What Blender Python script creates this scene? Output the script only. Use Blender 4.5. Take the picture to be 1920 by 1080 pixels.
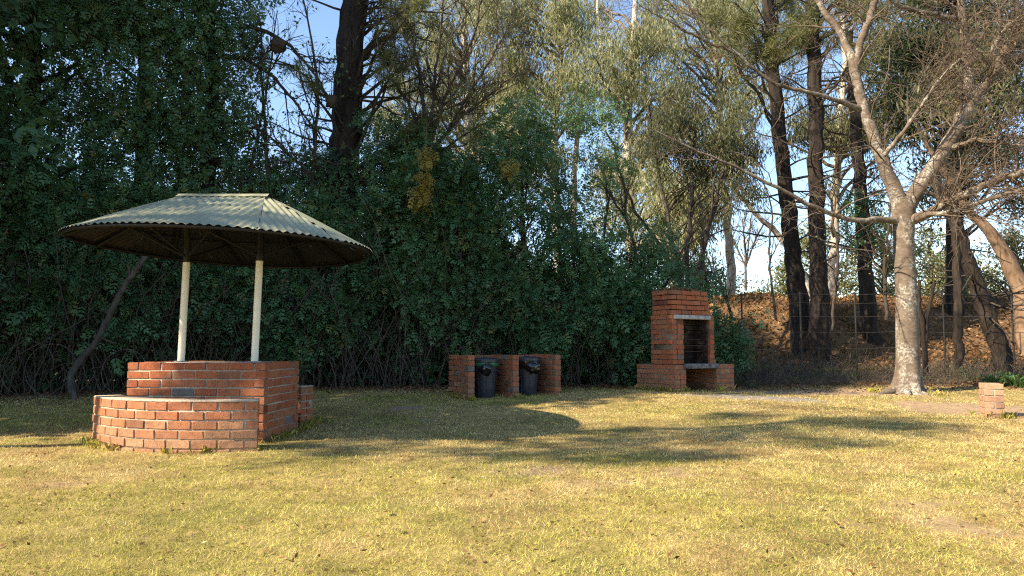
import bpy, bmesh, math, random
import numpy as np
from mathutils import Vector, Matrix
R = math.radians
rng = np.random.default_rng(7)
random.seed(7)
scene = bpy.context.scene
for o in list(bpy.data.objects): bpy.data.objects.remove(o)
col = scene.collection

# ------------------------------------------------------------------ camera, sky, sun, exposure
EYE = 0.957; FPX = 1330.0; PITCH = R(4.73)
cam_d = bpy.data.cameras.new('camera'); cam = bpy.data.objects.new('camera', cam_d); col.objects.link(cam)
cam_d.sensor_width = 36.0; cam_d.lens = 36.0 * FPX / 1920.0; cam_d.clip_end = 3000; cam_d.clip_start = 0.05
cam.location = (0, 0, EYE); cam.rotation_euler = (R(90) + PITCH, 0, 0)
scene.camera = cam
SUN_EL = R(37); SUN_AZ = R(25)      # light travels along (cos az, sin az) in plan
sd = Vector((math.cos(SUN_AZ)*math.cos(SUN_EL), math.sin(SUN_AZ)*math.cos(SUN_EL), -math.sin(SUN_EL)))
world = bpy.data.worlds.new('World'); scene.world = world; world.use_nodes = True
wn = world.node_tree; wn.nodes.clear()
sky = wn.nodes.new('ShaderNodeTexSky'); sky.sky_type = 'NISHITA'; sky.sun_disc = False
sky.sun_elevation = SUN_EL; sky.sun_rotation = math.atan2(-sd.x, -sd.y)
sky.air_density = 1.0; sky.dust_density = 0.4; sky.ozone_density = 2.0
bg = wn.nodes.new('ShaderNodeBackground'); bg.inputs['Strength'].default_value = 0.1
wo = wn.nodes.new('ShaderNodeOutputWorld')
wn.links.new(sky.outputs[0], bg.inputs[0]); wn.links.new(bg.outputs[0], wo.inputs[0])
sun_d = bpy.data.lights.new('sun', 'SUN'); sun_d.energy = 4.8; sun_d.angle = R(0.55); sun_d.color = (1.0, 0.83, 0.60)
sun = bpy.data.objects.new('sun', sun_d); col.objects.link(sun); sun.location = (-20, -8, 12)
sun.rotation_euler = sd.to_track_quat('-Z', 'Y').to_euler()
vs = scene.view_settings; vs.view_transform = 'Standard'; vs.look = 'None'; vs.gamma = 1.0; vs.exposure = 1.65
scene.cycles.max_bounces = 5; scene.cycles.diffuse_bounces = 3; scene.cycles.glossy_bounces = 2
scene.cycles.transmission_bounces = 3; scene.cycles.transparent_max_bounces = 4
scene.cycles.use_denoising = False; scene.cycles.denoiser = 'OPENIMAGEDENOISE'; scene.cycles.denoising_prefilter = 'ACCURATE'
scene.cycles.pixel_filter_type = 'BLACKMAN_HARRIS'; scene.cycles.filter_width = 1.15
scene.cycles.caustics_reflective = False; scene.cycles.caustics_refractive = False
scene.cycles.sample_clamp_indirect = 4.0

# ------------------------------------------------------------------ helpers
def pix(px, py, D):
    """point on the sight line through photograph pixel (px,py), at ground distance D from the camera"""
    u = (px - 960) / FPX; v = (540 - py) / FPX
    y = math.cos(PITCH) - v * math.sin(PITCH); z = math.sin(PITCH) + v * math.cos(PITCH)
    return np.array([u * D / y, D, EYE + z * D / y])
def pixs(lst, D): return np.array([pix(p[0], p[1], D) for p in lst])
def wpx(w, D): return w * D / FPX
def ss(a, b, x):
    t = np.clip((np.asarray(x, float) - a) / (b - a), 0, 1); return t * t * (3 - 2 * t)
_L = np.random.default_rng(3).random((32, 32, 32))
def vnoise(p, f=1.0):
    p = np.asarray(p, float) * f; i = np.floor(p).astype(int); w = p - i; w = w * w * (3 - 2 * w); i &= 31; j = (i + 1) & 31
    x0, y0, z0 = i[..., 0], i[..., 1], i[..., 2]; x1, y1, z1 = j[..., 0], j[..., 1], j[..., 2]
    a, b, c = w[..., 0], w[..., 1], w[..., 2]
    L = _L
    return ((L[x0,y0,z0]*(1-a)+L[x1,y0,z0]*a)*(1-b)+(L[x0,y1,z0]*(1-a)+L[x1,y1,z0]*a)*b)*(1-c) + \
           ((L[x0,y0,z1]*(1-a)+L[x1,y0,z1]*a)*(1-b)+(L[x0,y1,z1]*(1-a)+L[x1,y1,z1]*a)*b)*c
def fnoise(p, f=1.0): return (vnoise(p, f) * .55 + vnoise(p, f * 2.1) * .3 + vnoise(p, f * 4.3) * .15)
def norm(v): return v / np.maximum(np.linalg.norm(v, axis=-1, keepdims=True), 1e-9)
def rdir(n):
    return norm(rng.normal(size=(n, 3)))

def gz(x, y):
    """height of the ground"""
    x = np.asarray(x, float); y = np.asarray(y, float)
    l = .20 * ss(6.5, 12.5, y); r = .38 * ss(9.5, 17, y)
    m = ss(3.5, 6.5, x)
    z = l * (1 - m) + r * m
    p = np.stack([x, y, x * 0], -1)
    z = z + (vnoise(p, .45) - .5) * .05 * ss(2, 6, y) + (fnoise(p, 1.7) - .5) * .02
    yb = 16.6 + (vnoise(p, .25) - .5) * 2.2
    bank = 2.05 * ss(yb, yb + 5.0, y) + (fnoise(p, .8) - .5) * .55 * ss(yb, yb + 3, y) * (1 - ss(40, 60, y))
    return z + bank

def tag(o, label=None, cat=None, group=None, kind=None):
    if label: o['label'] = label
    if cat: o['category'] = cat
    if group: o['group'] = group
    if kind: o['kind'] = kind
    return o
def empty(name, loc, label, cat, group=None):
    o = bpy.data.objects.new(name, None); col.objects.link(o); o.location = loc; o.empty_display_size = .2
    return tag(o, label, cat, group)
def child(o, p):
    o.parent = p; o.matrix_parent_inverse = Matrix.Translation(p.location).inverted() if p.parent is None and p.type == 'EMPTY' else Matrix()
    return o
def mk(name, V, F, mat, parent=None, smooth=False, tint=None, attrs=None):
    """one mesh object from vertex array and a face array (or a list of face arrays of different size)"""
    V = np.ascontiguousarray(V, dtype=np.float32).reshape(-1, 3)
    Fs = F if isinstance(F, list) else [F]
    Fs = [np.asarray(f, dtype=np.int32) for f in Fs if len(f)]
    me = bpy.data.meshes.new(name)
    me.vertices.add(len(V)); me.vertices.foreach_set('co', V.ravel())
    loops = np.concatenate([f.ravel() for f in Fs])
    tot = np.concatenate([np.full(len(f), f.shape[1], dtype=np.int32) for f in Fs])
    st = np.concatenate([[0], np.cumsum(tot)[:-1]]).astype(np.int32)
    me.loops.add(len(loops)); me.loops.foreach_set('vertex_index', loops)
    me.polygons.add(len(tot)); me.polygons.foreach_set('loop_start', st); me.polygons.foreach_set('loop_total', tot)
    if smooth: me.polygons.foreach_set('use_smooth', np.ones(len(tot), dtype=bool))
    for an, av in ([('tint', tint)] if tint is not None else []) + list((attrs or {}).items()):
        at = me.attributes.new(an, 'FLOAT', 'POINT'); at.data.foreach_set('value', np.asarray(av, dtype=np.float32))
    me.materials.append(mat); me.update(); me.validate()
    o = bpy.data.objects.new(name, me); col.objects.link(o)
    if parent is not None: child(o, parent)
    return o

class Tubes:
    def __init__(s): s.V = []; s.F = []; s.n = 0
    def batch(s, P, Rr, sides=5):
        P = np.asarray(P, float); Rr = np.asarray(Rr, float)
        if P.ndim == 2: P = P[None]; Rr = Rr[None]
        n, k, _ = P.shape
        T = np.empty_like(P); T[:, 1:-1] = P[:, 2:] - P[:, :-2]; T[:, 0] = P[:, 1] - P[:, 0]; T[:, -1] = P[:, -1] - P[:, -2]
        T = norm(T)
        m = norm(P[:, -1] - P[:, 0]); ref = np.where(np.abs(m[:, 2:3]) > .8, np.array([[1., .2, 0]]), np.array([[0, 0, 1.]]))[:, None, :]
        A = norm(np.cross(T, np.broadcast_to(ref, T.shape))); B = np.cross(T, A)
        th = np.arange(sides) * 2 * np.pi / sides
        ring = P[:, :, None] + Rr[:, :, None, None] * (A[:, :, None] * np.cos(th)[None, None, :, None] + B[:, :, None] * np.sin(th)[None, None, :, None])
        V = ring.reshape(-1, 3)
        i = np.arange(n)[:, None, None] * k * sides + np.arange(k - 1)[None, :, None] * sides + np.arange(sides)[None, None, :]
        j = np.arange(n)[:, None, None] * k * sides + np.arange(k - 1)[None, :, None] * sides + ((np.arange(sides) + 1) % sides)[None, None, :]
        F = np.stack([i, j, j + sides, i + sides], -1).reshape(-1, 4) + s.n
        s.V.append(V); s.F.append(F); s.n += len(V)
        return s
    def obj(s, name, mat, parent=None, smooth=True):
        return mk(name, np.concatenate(s.V), np.concatenate(s.F), mat, parent, smooth)

def resample(P, Rr, k):
    P = np.asarray(P, float); d = np.concatenate([[0], np.cumsum(np.linalg.norm(np.diff(P, axis=0), axis=1))])
    t = np.linspace(0, d[-1], k)
    # smooth (Catmull-like) by interpolating then relaxing
    Q = np.stack([np.interp(t, d, P[:, i]) for i in range(3)], -1); r = np.interp(t, d, Rr)
    for _ in range(2): Q[1:-1] = Q[1:-1] * .5 + (Q[2:] + Q[:-2]) * .25
    return Q, r
def limb(P, W, k=None, wob=.0):
    """smooth polyline with radii from sparse points"""
    k = k or max(6, len(P) * 4)
    Q, r = resample(P, np.asarray(W, float), k)
    if wob: Q[1:-1] += (rng.normal(size=(k - 2, 3))) * wob
    return Q, r
def grow(P, Rr, cnt, length, angle, k=5, rad=.55, bias=(0, 0, .15), wig=.18, t0=.25, t1=1.0, tip=.35, rmax=None):
    """children of n polylines: cnt per parent, vectorised"""
    P = np.asarray(P, float); Rr = np.asarray(Rr, float)
    n, m, _ = P.shape
    idx = np.repeat(np.arange(n), cnt); N = len(idx)
    t = (t0 + (t1 - t0) * rng.random(N)) * (m - 1); i = np.minimum(t.astype(int), m - 2); w = (t - i)[:, None]
    b = P[idx, i] * (1 - w) + P[idx, i + 1] * w; T = norm(P[idx, i + 1] - P[idx, i]); r0 = (Rr[idx, i] * (1 - w[:, 0]) + Rr[idx, i + 1] * w[:, 0]) * rad
    if rmax: r0 = np.minimum(r0, rmax)
    perp = norm(np.cross(T, rdir(N))); a = (angle[0] + (angle[1] - angle[0]) * rng.random(N))[:, None]
    d = norm(T * np.cos(a) + perp * np.sin(a) + np.array(bias))
    L = length[0] + (length[1] - length[0]) * rng.random(N)
    C = np.empty((N, k, 3)); C[:, 0] = b; s = (L / (k - 1))[:, None]
    for q in range(1, k):
        d = norm(d + rng.normal(size=(N, 3)) * wig + np.array(bias) * .5); C[:, q] = C[:, q - 1] + d * s
    rr = r0[:, None] * np.linspace(1, tip, k)[None]
    return C, rr

# ---- leaves
def frames(A, up=None, tilt=.5):
    n = len(A); A = norm(A); u = np.array([[0, 0, 1.]]) + rng.normal(size=(n, 3)) * tilt if up is None else up
    S = norm(np.cross(A, u)); N = np.cross(S, A)
    return A, S, N
def kites(B, A, L, W, tilt=.8):
    """kite shaped leaves: base, axis, length, width -> verts (n*4,3)"""
    n = len(B); A, S, N = frames(A, tilt=tilt); L = np.broadcast_to(L, (n,))[:, None]; W = np.broadcast_to(W, (n,))[:, None]
    V = np.stack([B, B + A * L * .42 + S * W * .5 - N * W * .12, B + A * L, B + A * L * .42 - S * W * .5 - N * W * .12], 1)
    return V
def spray(B, A, L, tilt=.6, pairs=3):
    """pinnate leaves: leaflets on a rachis; (n,leaflets,4,3)"""
    n = len(B); A, S, N = frames(A, tilt=tilt); L = np.broadcast_to(L, (n,))
    loc = []
    for i in range(pairs):
        t = .22 + .66 * i / max(1, pairs - 1) * .95
        for s in (-1, 1):
            b = np.array([t, 0, -.10 * t * t]); ax = np.array([.62, s * .78, -.18]); l = (.40 if pairs > 1 else .62) * (1 - .25 * t); w = .165 if pairs > 1 else .34
            loc.append((b, ax, l, w))
    loc.append((np.array([.85, 0, -.09]), np.array([.97, 0, -.25]), .38 if pairs > 1 else .6, .17 if pairs > 1 else .34))
    T = []
    for b, ax, l, w in loc:
        ax = ax / np.linalg.norm(ax); sd_ = np.cross(ax, [0, 0, 1.]); sd_ /= np.linalg.norm(sd_)
        T.append([b, b + ax * l * .4 + sd_ * w * .5, b + ax * l, b + ax * l * .4 - sd_ * w * .5])
    T = np.array(T)                                              # (m,4,3) local coords A,S,N
    M = np.stack([A, S, N], 1)                                   # (n,3,3)
    V = np.einsum('mqc,ncd->nmqd', T, M) * L[:, None, None, None] + B[:, None, None]
    return V
def leafobj(name, Vs, mat, parent, tints):
    V = np.concatenate([v.reshape(-1, 3) for v in Vs]); n = len(V) // 4
    return mk(name, V, np.arange(n * 4).reshape(-1, 4), mat, parent, tint=np.repeat(np.concatenate(tints), 4))

# ------------------------------------------------------------------ materials
def mat(name):
    m = bpy.data.materials.new(name); m.use_nodes = True; nt = m.node_tree; nt.nodes.clear()
    out = nt.nodes.new('ShaderNodeOutputMaterial')
    def N(t, **kw):
        n = nt.nodes.new(t)
        for k_, v_ in kw.items():
            if k_ in n.inputs: n.inputs[k_].default_value = v_
            else: setattr(n, k_, v_)
        return n
    return m, nt, out, N
def ramp(N, stops, fac, nt, interp='LINEAR'):
    r = N('ShaderNodeValToRGB'); r.color_ramp.interpolation = interp; e = r.color_ramp.elements
    while len(e) < len(stops): e.new(.5)
    for q, (p, c) in zip(e, stops): q.position = p; q.color = (*c, 1)
    nt.links.new(fac, r.inputs[0]); return r.outputs[0]
def mixc(N, nt, fac, a, b, mode='MIX'):
    n = N('ShaderNodeMix', data_type='RGBA', blend_type=mode)
    for sock, v in ((n.inputs[0], fac), (n.inputs[6], a), (n.inputs[7], b)):
        if hasattr(v, 'links'): nt.links.new(v, sock)
        elif isinstance(v, (int, float)): sock.default_value = v
        else: sock.default_value = (*v, 1)
    return n.outputs[2]
def noise(N, nt, scale, detail=4, vec=None, rough=.55):
    n = N('ShaderNodeTexNoise', Scale=scale, Detail=detail, Roughness=rough)
    if vec is not None: nt.links.new(vec, n.inputs['Vector'])
    return n.outputs[0]
def bump(N, nt, h, strength, dist):
    b = N('ShaderNodeBump', Strength=strength, Distance=dist); nt.links.new(h, b.inputs['Height']); return b.outputs[0]
def leafmat(name, c0, c1, c2=None, trans=.3, rough=.5, spec=.3):
    m, nt, out, N = mat(name)
    a = N('ShaderNodeAttribute', attribute_name='tint')
    st = [(0, c0), (.8, c1)] + ([(1.0, c2)] if c2 else [])
    c = ramp(N, st, a.outputs['Fac'], nt)
    p = N('ShaderNodeBsdfPrincipled', Roughness=rough); p.inputs['Specular IOR Level'].default_value = spec
    nt.links.new(c, p.inputs['Base Color'])
    t = N('ShaderNodeBsdfTranslucent'); nt.links.new(mixc(N, nt, .25, c, (.35, .4, .05)), t.inputs[0])
    x = N('ShaderNodeMixShader', Fac=trans); nt.links.new(p.outputs[0], x.inputs[1]); nt.links.new(t.outputs[0], x.inputs[2])
    nt.links.new(x.outputs[0], out.inputs[0]); return m
def barkmat(name, c0, c1, scale=9, stretch=(1, 1, .18), bd=.03, bs=.8, rough=.9, extra=None):
    m, nt, out, N = mat(name)
    g = N('ShaderNodeNewGeometry'); mp = N('ShaderNodeMapping'); nt.links.new(g.outputs['Position'], mp.inputs[0]); mp.inputs['Scale'].default_value = stretch
    n1 = noise(N, nt, scale, 6, mp.outputs[0], .65)
    c = ramp(N, [(.35, c0), (.65, c1)], n1, nt)
    if extra:                                  # blotches with a colour of their own (lichen)
        n2 = noise(N, nt, extra[1], 5, g.outputs['Position'], .7); f = ramp(N, [(extra[2], (0, 0, 0)), (extra[2] + .06, (1, 1, 1))], n2, nt)
        if len(extra) > 3: f = mixc(N, nt, 1.0, f, ramp(N, [(.46, (.05, .05, .05)), (.56, (.95, .95, .95))], noise(N, nt, extra[3], 4, g.outputs['Position'], .7), nt), 'MULTIPLY')
        c = mixc(N, nt, f, c, extra[0])
    p = N('ShaderNodeBsdfPrincipled', Roughness=rough); p.inputs['Specular IOR Level'].default_value = .2
    nt.links.new(c, p.inputs['Base Color']); nt.links.new(bump(N, nt, n1, bs, bd), p.inputs['Normal'])
    nt.links.new(p.outputs[0], out.inputs[0]); return m
def plain(name, c, rough=.6, var=.15, scale=12, metal=0, spec=.4, bs=.15, bd=.004, c2=None):
    m, nt, out, N = mat(name)
    tc = N('ShaderNodeTexCoord'); n = noise(N, nt, scale, 6, tc.outputs['Object'], .6)
    lo = tuple(v * (1 - var) for v in c) if c2 is None else c2
    cc = ramp(N, [(.35, lo), (.65, tuple(min(1, v * (1 + var)) for v in c))], n, nt)
    p = N('ShaderNodeBsdfPrincipled', Roughness=rough, Metallic=metal); p.inputs['Specular IOR Level'].default_value = spec
    nt.links.new(cc, p.inputs['Base Color']); nt.links.new(bump(N, nt, n, bs, bd), p.inputs['Normal'])
    nt.links.new(p.outputs[0], out.inputs[0]); return m

def m_brick():
    m, nt, out, N = mat('rough_clay_brick')
    oi = N('ShaderNodeObjectInfo'); tc = N('ShaderNodeTexCoord'); g = N('ShaderNodeNewGeometry')
    ad = N('ShaderNodeVectorMath', operation='ADD'); nt.links.new(tc.outputs['Object'], ad.inputs[0])
    mu = N('ShaderNodeMath', operation='MULTIPLY'); mu.inputs[1].default_value = 37.0; nt.links.new(oi.outputs['Random'], mu.inputs[0]); nt.links.new(mu.outputs[0], ad.inputs[1])
    n1 = noise(N, nt, 14, 5, ad.outputs[0], .6); n2 = noise(N, nt, 90, 4, g.outputs['Position'], .6); n3 = noise(N, nt, 5, 4, g.outputs['Position'], .6)
    c = mixc(N, nt, .55, oi.outputs['Color'], ramp(N, [(.3, (.55, .55, .55)), (.7, (1.35, 1.3, 1.25))], n1, nt), 'MULTIPLY')
    c = mixc(N, nt, ramp(N, [(.58, (0, 0, 0)), (.66, (.85, .85, .85))], n2, nt), c, (.07, .036, .024))                       # pits and burnt specks
    c = mixc(N, nt, ramp(N, [(.55, (0, 0, 0)), (.72, (.55, .55, .55))], n3, nt), c, (.20, .14, .095))                      # dust
    v = N('ShaderNodeTexVoronoi', Scale=75.0); nt.links.new(ad.outputs[0], v.inputs['Vector'])
    h = N('ShaderNodeMath', operation='ADD'); nt.links.new(n2, h.inputs[0]); nt.links.new(n1, h.inputs[1])
    p = N('ShaderNodeBsdfPrincipled', Roughness=.9); p.inputs['Specular IOR Level'].default_value = .2
    nt.links.new(c, p.inputs['Base Color']); nt.links.new(bump(N, nt, h.outputs[0], .7, .006), p.inputs['Normal'])
    nt.links.new(p.outputs[0], out.inputs[0]); return m
def m_ground():
    m, nt, out, N = mat('lawn_soil_and_litter')
    g = N('ShaderNodeNewGeometry'); P = g.outputs['Position']
    big = noise(N, nt, .9, 5, P, .6); mid = noise(N, nt, 9, 6, P, .7); fine = noise(N, nt, 60, 4, P, .7)
    turf = ramp(N, [(.3, (.13, .105, .04)), (.5, (.25, .19, .08)), (.7, (.34, .27, .11))], mid, nt)
    turf = mixc(N, nt, ramp(N, [(.45, (0, 0, 0)), (.62, (.6, .6, .6))], big, nt), turf, (.10, .11, .03))
    turf = mixc(N, nt, .5, turf, ramp(N, [(.3, (.4, .4, .4)), (.7, (1.4, 1.4, 1.4))], fine, nt), 'MULTIPLY')
    soil = ramp(N, [(.3, (.20, .14, .085)), (.7, (.34, .25, .16))], mid, nt)
    soil = mixc(N, nt, .35, soil, ramp(N, [(.3, (.5, .5, .5)), (.7, (1.4, 1.4, 1.4))], fine, nt), 'MULTIPLY')
    ash = ramp(N, [(.3, (.12, .11, .105)), (.7, (.30, .28, .26))], mid, nt)
    lit = ramp(N, [(.3, (.06, .040, .025)), (.55, (.135, .083, .045)), (.75, (.22, .14, .078))], noise(N, nt, 22, 6, P, .75), nt)
    earth = ramp(N, [(.3, (.05, .037, .025)), (.7, (.12, .085, .055))], mid, nt)
    def at(nm): return N('ShaderNodeAttribute', attribute_name=nm).outputs['Fac']
    c = mixc(N, nt, at('soil'), turf, soil); c = mixc(N, nt, at('ash'), c, ash); c = mixc(N, nt, at('earth'), c, earth); c = mixc(N, nt, at('litter'), c, lit)
    p = N('ShaderNodeBsdfPrincipled', Roughness=.95); p.inputs['Specular IOR Level'].default_value = .1
    nt.links.new(c, p.inputs['Base Color']); nt.links.new(bump(N, nt, mid, .8, .03), p.inputs['Normal'])
    nt.links.new(p.outputs[0], out.inputs[0]); return m
def m_grass():
    m, nt, out, N = mat('grass_blades')
    g = N('ShaderNodeNewGeometry'); P = g.outputs['Position']
    a = N('ShaderNodeAttribute', attribute_name='tint').outputs['Fac']
    straw = ramp(N, [(0, (.25, .14, .065)), (.5, (.56, .43, .17)), (1, (.76, .63, .30))], a, nt)
    green = ramp(N, [(0, (.13, .15, .015)), (.5, (.38, .38, .05)), (1, (.58, .54, .13))], a, nt)
    gr = N('ShaderNodeAttribute', attribute_name='green').outputs['Fac']
    c = mixc(N, nt, gr, straw, green)
    p = N('ShaderNodeBsdfPrincipled', Roughness=.6); p.inputs['Specular IOR Level'].default_value = .25; nt.links.new(c, p.inputs['Base Color'])
    t = N('ShaderNodeBsdfTranslucent'); nt.links.new(c, t.inputs[0])
    x = N('ShaderNodeMixShader', Fac=.35); nt.links.new(p.outputs[0], x.inputs[1]); nt.links.new(t.outputs[0], x.inputs[2])
    nt.links.new(x.outputs[0], out.inputs[0]); return m
def m_roof():
    m, nt, out, N = mat('weathered_corrugated_iron')
    g = N('ShaderNodeNewGeometry'); P = g.outputs['Position']
    n1 = noise(N, nt, 3.5, 6, P, .65); n2 = noise(N, nt, 28, 5, P, .7)
    c = ramp(N, [(.3, (.235, .245, .155)), (.7, (.35, .35, .23))], n1, nt)
    c = mixc(N, nt, ramp(N, [(.64, (0, 0, 0)), (.72, (.7, .7, .7))], n2, nt), c, (.17, .11, .06))
    under = ramp(N, [(.3, (.018, .017, .016)), (.7, (.036, .034, .031))], n1, nt)  # underside painted near black to deepen the shade below the roof
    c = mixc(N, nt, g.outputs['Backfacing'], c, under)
    p = N('ShaderNodeBsdfPrincipled', Roughness=.5, Metallic=.25); p.inputs['Specular IOR Level'].default_value = .5
    nt.links.new(c, p.inputs['Base Color']); nt.links.new(p.outputs[0], out.inputs[0]); return m

M = dict(
    brick=m_brick(), ground=m_ground(), grass=m_grass(), roof=m_roof(),
    dmortar=plain('grey_brown_mortar', (.15, .115, .085), .95, .3, 40, bs=.5),
    mortar=plain('sandy_mortar', (.34, .28, .21), .95, .25, 40, bs=.5),
    soot=plain('sooty_mortar', (.012, .011, .010), .95, .3, 20),
    concrete=plain('old_concrete', (.30, .29, .27), .9, .3, 18, bs=.4),
    sconcrete=plain('smoke_stained_concrete', (.15, .145, .135), .9, .5, 9, bs=.5, c2=(.03, .028, .026)),
    cream=plain('cream_pole_paint', (.74, .68, .52), .45, .06, 5),
    black=plain('black_steel_paint', (.010, .0095, .009), .55, .3, 14),
    rust=plain('rusty_steel', (.045, .022, .014), .8, .4, 20),
    bin=plain('dark_blue_bin_plastic', (.022, .026, .036), .42, .2, 9, spec=.5),
    lid=plain('grey_bin_lid_plastic', (.026, .028, .034), .45, .2, 9, spec=.5),
    gband=plain('green_liner_edge', (.03, .13, .06), .4, .2, 9),
    bag=plain('black_bag_plastic', (.008, .008, .010), .18, .2, 9, spec=.7),
    hedge=leafmat('creeper_leaf', (.046, .108, .050), (.108, .212, .085), (.22, .20, .065), .25, .45, .35),
    ivy=leafmat('ivy_leaf', (.042, .098, .046), (.100, .192, .074), (.21, .18, .055), .28, .45, .35),
    yellow=leafmat('yellowing_leaf', (.14, .12, .02), (.30, .22, .04), (.25, .14, .04), .35),
    euc=leafmat('gum_leaf', (.12, .135, .065), (.27, .275, .145), (.32, .26, .14), .38),
    olive=leafmat('olive_leaf', (.042, .048, .022), (.095, .10, .042), (.14, .11, .05), .25),
    pine=leafmat('pine_needle', (.045, .06, .022), (.14, .145, .05), (.24, .18, .08), .3),
    dneedle=leafmat('dull_needle', (.035, .035, .018), (.085, .078, .038), (.13, .10, .05), .25),
    cypress=leafmat('cypress_leaf', (.016, .030, .016), (.045, .065, .032), (.07, .085, .04), .2),
    far=leafmat('distant_leaf', (.10, .12, .05), (.23, .23, .10), (.30, .26, .13), .3),
    dry=leafmat('dry_leaf', (.07, .038, .020), (.25, .135, .062), (.38, .25, .13), .25, .7, .15),
    pale=leafmat('pale_dry_leaf', (.36, .29, .17), (.48, .40, .25), None, .2),
    strap=leafmat('strap_leaf', (.04, .10, .03), (.10, .19, .06), None, .25),
    tree=barkmat('smooth_grey_bark', (.085, .066, .050), (.155, .124, .095), 7, (1, 1, 1.6), .02, .9, extra=((.30, .285, .25), 2.6, .50, 26.0)),
    twig=barkmat('warm_twig_bark', (.080, .060, .045), (.15, .115, .085), 14, (1, 1, 1), .004, .3),
    pbark=barkmat('dark_ridged_bark', (.010, .008, .007), (.040, .031, .025), 11, (1, 1, .14), .06, 1.0),
    gum=barkmat('white_gum_bark', (.30, .265, .22), (.50, .46, .40), 4, (1, 1, .3), .02, .4, extra=((.20, .14, .10), 3.0, .56)),
    gumo=barkmat('orange_gum_bark', (.11, .068, .042), (.24, .165, .11), 5, (1, 1, .3), .02, .5),
    gtwig=barkmat('gum_twig', (.09, .07, .055), (.20, .165, .13), 12, (1, 1, .3), .006, .4),
    dead=barkmat('dead_wood', (.035, .029, .024), (.10, .086, .072), 16, (1, 1, .2), .02, .8),
    vine=barkmat('vine_stem', (.045, .036, .028), (.12, .098, .076), 18, (1, 1, .3), .006, .5),
    dtwig=barkmat('dark_twig', (.028, .023, .019), (.075, .06, .048), 18, (1, 1, .3), .006, .5),
    wire=plain('rusty_wire', (.10, .085, .075), .6, .3, 20),
    nest=barkmat('woven_straw', (.03, .023, .015), (.075, .057, .035), 40, (1, 1, 1), .02, 1.0),
)

# ------------------------------------------------------------------ the ground
def axis(parts):
    a = []
    for s, e, st in parts: a.append(np.arange(s, e, st))
    return np.concatenate(a + [[parts[-1][1]]])
gx = axis([(-400, -40, 60), (-40, -12, 1.0), (-12, 14, .16), (14, 40, 1.0), (40, 400, 60)])
gy = axis([(-60, -6, 6), (-6, 2, .6), (2, 18, .16), (18, 34, .4), (34, 60, 3), (60, 900, 60)])
GX, GY = np.meshgrid(gx, gy); GZ = gz(GX, GY)
GP = np.stack([GX, GY, GX * 0], -1)
def edge_y(x):      # where the mown lawn ends (foot of the hedge, then the scrub by the fence)
    return np.interp(x, [-12, -8, -3.6, 0, 2, 4.2, 5.2, 7, 9, 12, 20], [10.0, 10.7, 12.4, 12.6, 13.0, 13.0, 13.3, 13.4, 13.4, 13.6, 13.8])
def soil_mask(x, y):
    p = np.stack([x, y, x * 0 + 3], -1); n = fnoise(p, 1.3)
    a = np.exp(-(((x - 6.9) / 1.6) ** 2 + ((y - 10.6) / 1.0) ** 2)); b = np.exp(-(((x - 5.6) / 1.8) ** 2 + ((y - 12.6) / .6) ** 2))
    c = np.exp(-(((x + 1.5) / .8) ** 2 + ((y - 9.9) / .3) ** 2)) * .3
    sp = np.clip((fnoise(np.stack([x, y, x * 0 + 11], -1), 1.6) - .69) * 9, 0, .75)          # small worn spots
    return np.maximum(np.clip((np.maximum(np.maximum(a, b), c) + (n - .5) * .9 - .28) * 5, 0, 1), sp)
def ash_mask(x, y):
    p = np.stack([x, y, x * 0 + 8], -1)
    a = np.exp(-(((x - 3.8) / 1.15) ** 2 + ((y - 11.25) / .62) ** 2))
    return np.clip((a + (fnoise(p, 2.2) - .5) * .9 - .35) * 4, 0, 1) * .8
def earth_mask(x, y):
    p = np.stack([x, y, x * 0 + 5], -1)
    return np.clip((y - edge_y(x) + (fnoise(p, 1.1) - .5) * 1.2) * 3, 0, 1)
def lit_mask(x, y):
    p = np.stack([x, y, x * 0 + 5], -1)
    return ss(16.4, 17.6, y + (fnoise(p, .9) - .5) * 2) * .95
nxg, nyg = len(gx), len(gy); I = np.arange(nxg * nyg).reshape(nyg, nxg)
GF = np.stack([I[:-1, :-1], I[:-1, 1:], I[1:, 1:], I[1:, :-1]], -1).reshape(-1, 4)
g_o = mk('ground', np.stack([GX, GY, GZ], -1), GF, M['ground'], smooth=True,
   attrs=dict(soil=soil_mask(GX, GY).ravel(), ash=ash_mask(GX, GY).ravel(), earth=earth_mask(GX, GY).ravel(), litter=lit_mask(GX, GY).ravel()))
tag(g_o, 'mown lawn running back to a bank of fallen leaves', 'ground', kind='structure')

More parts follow.
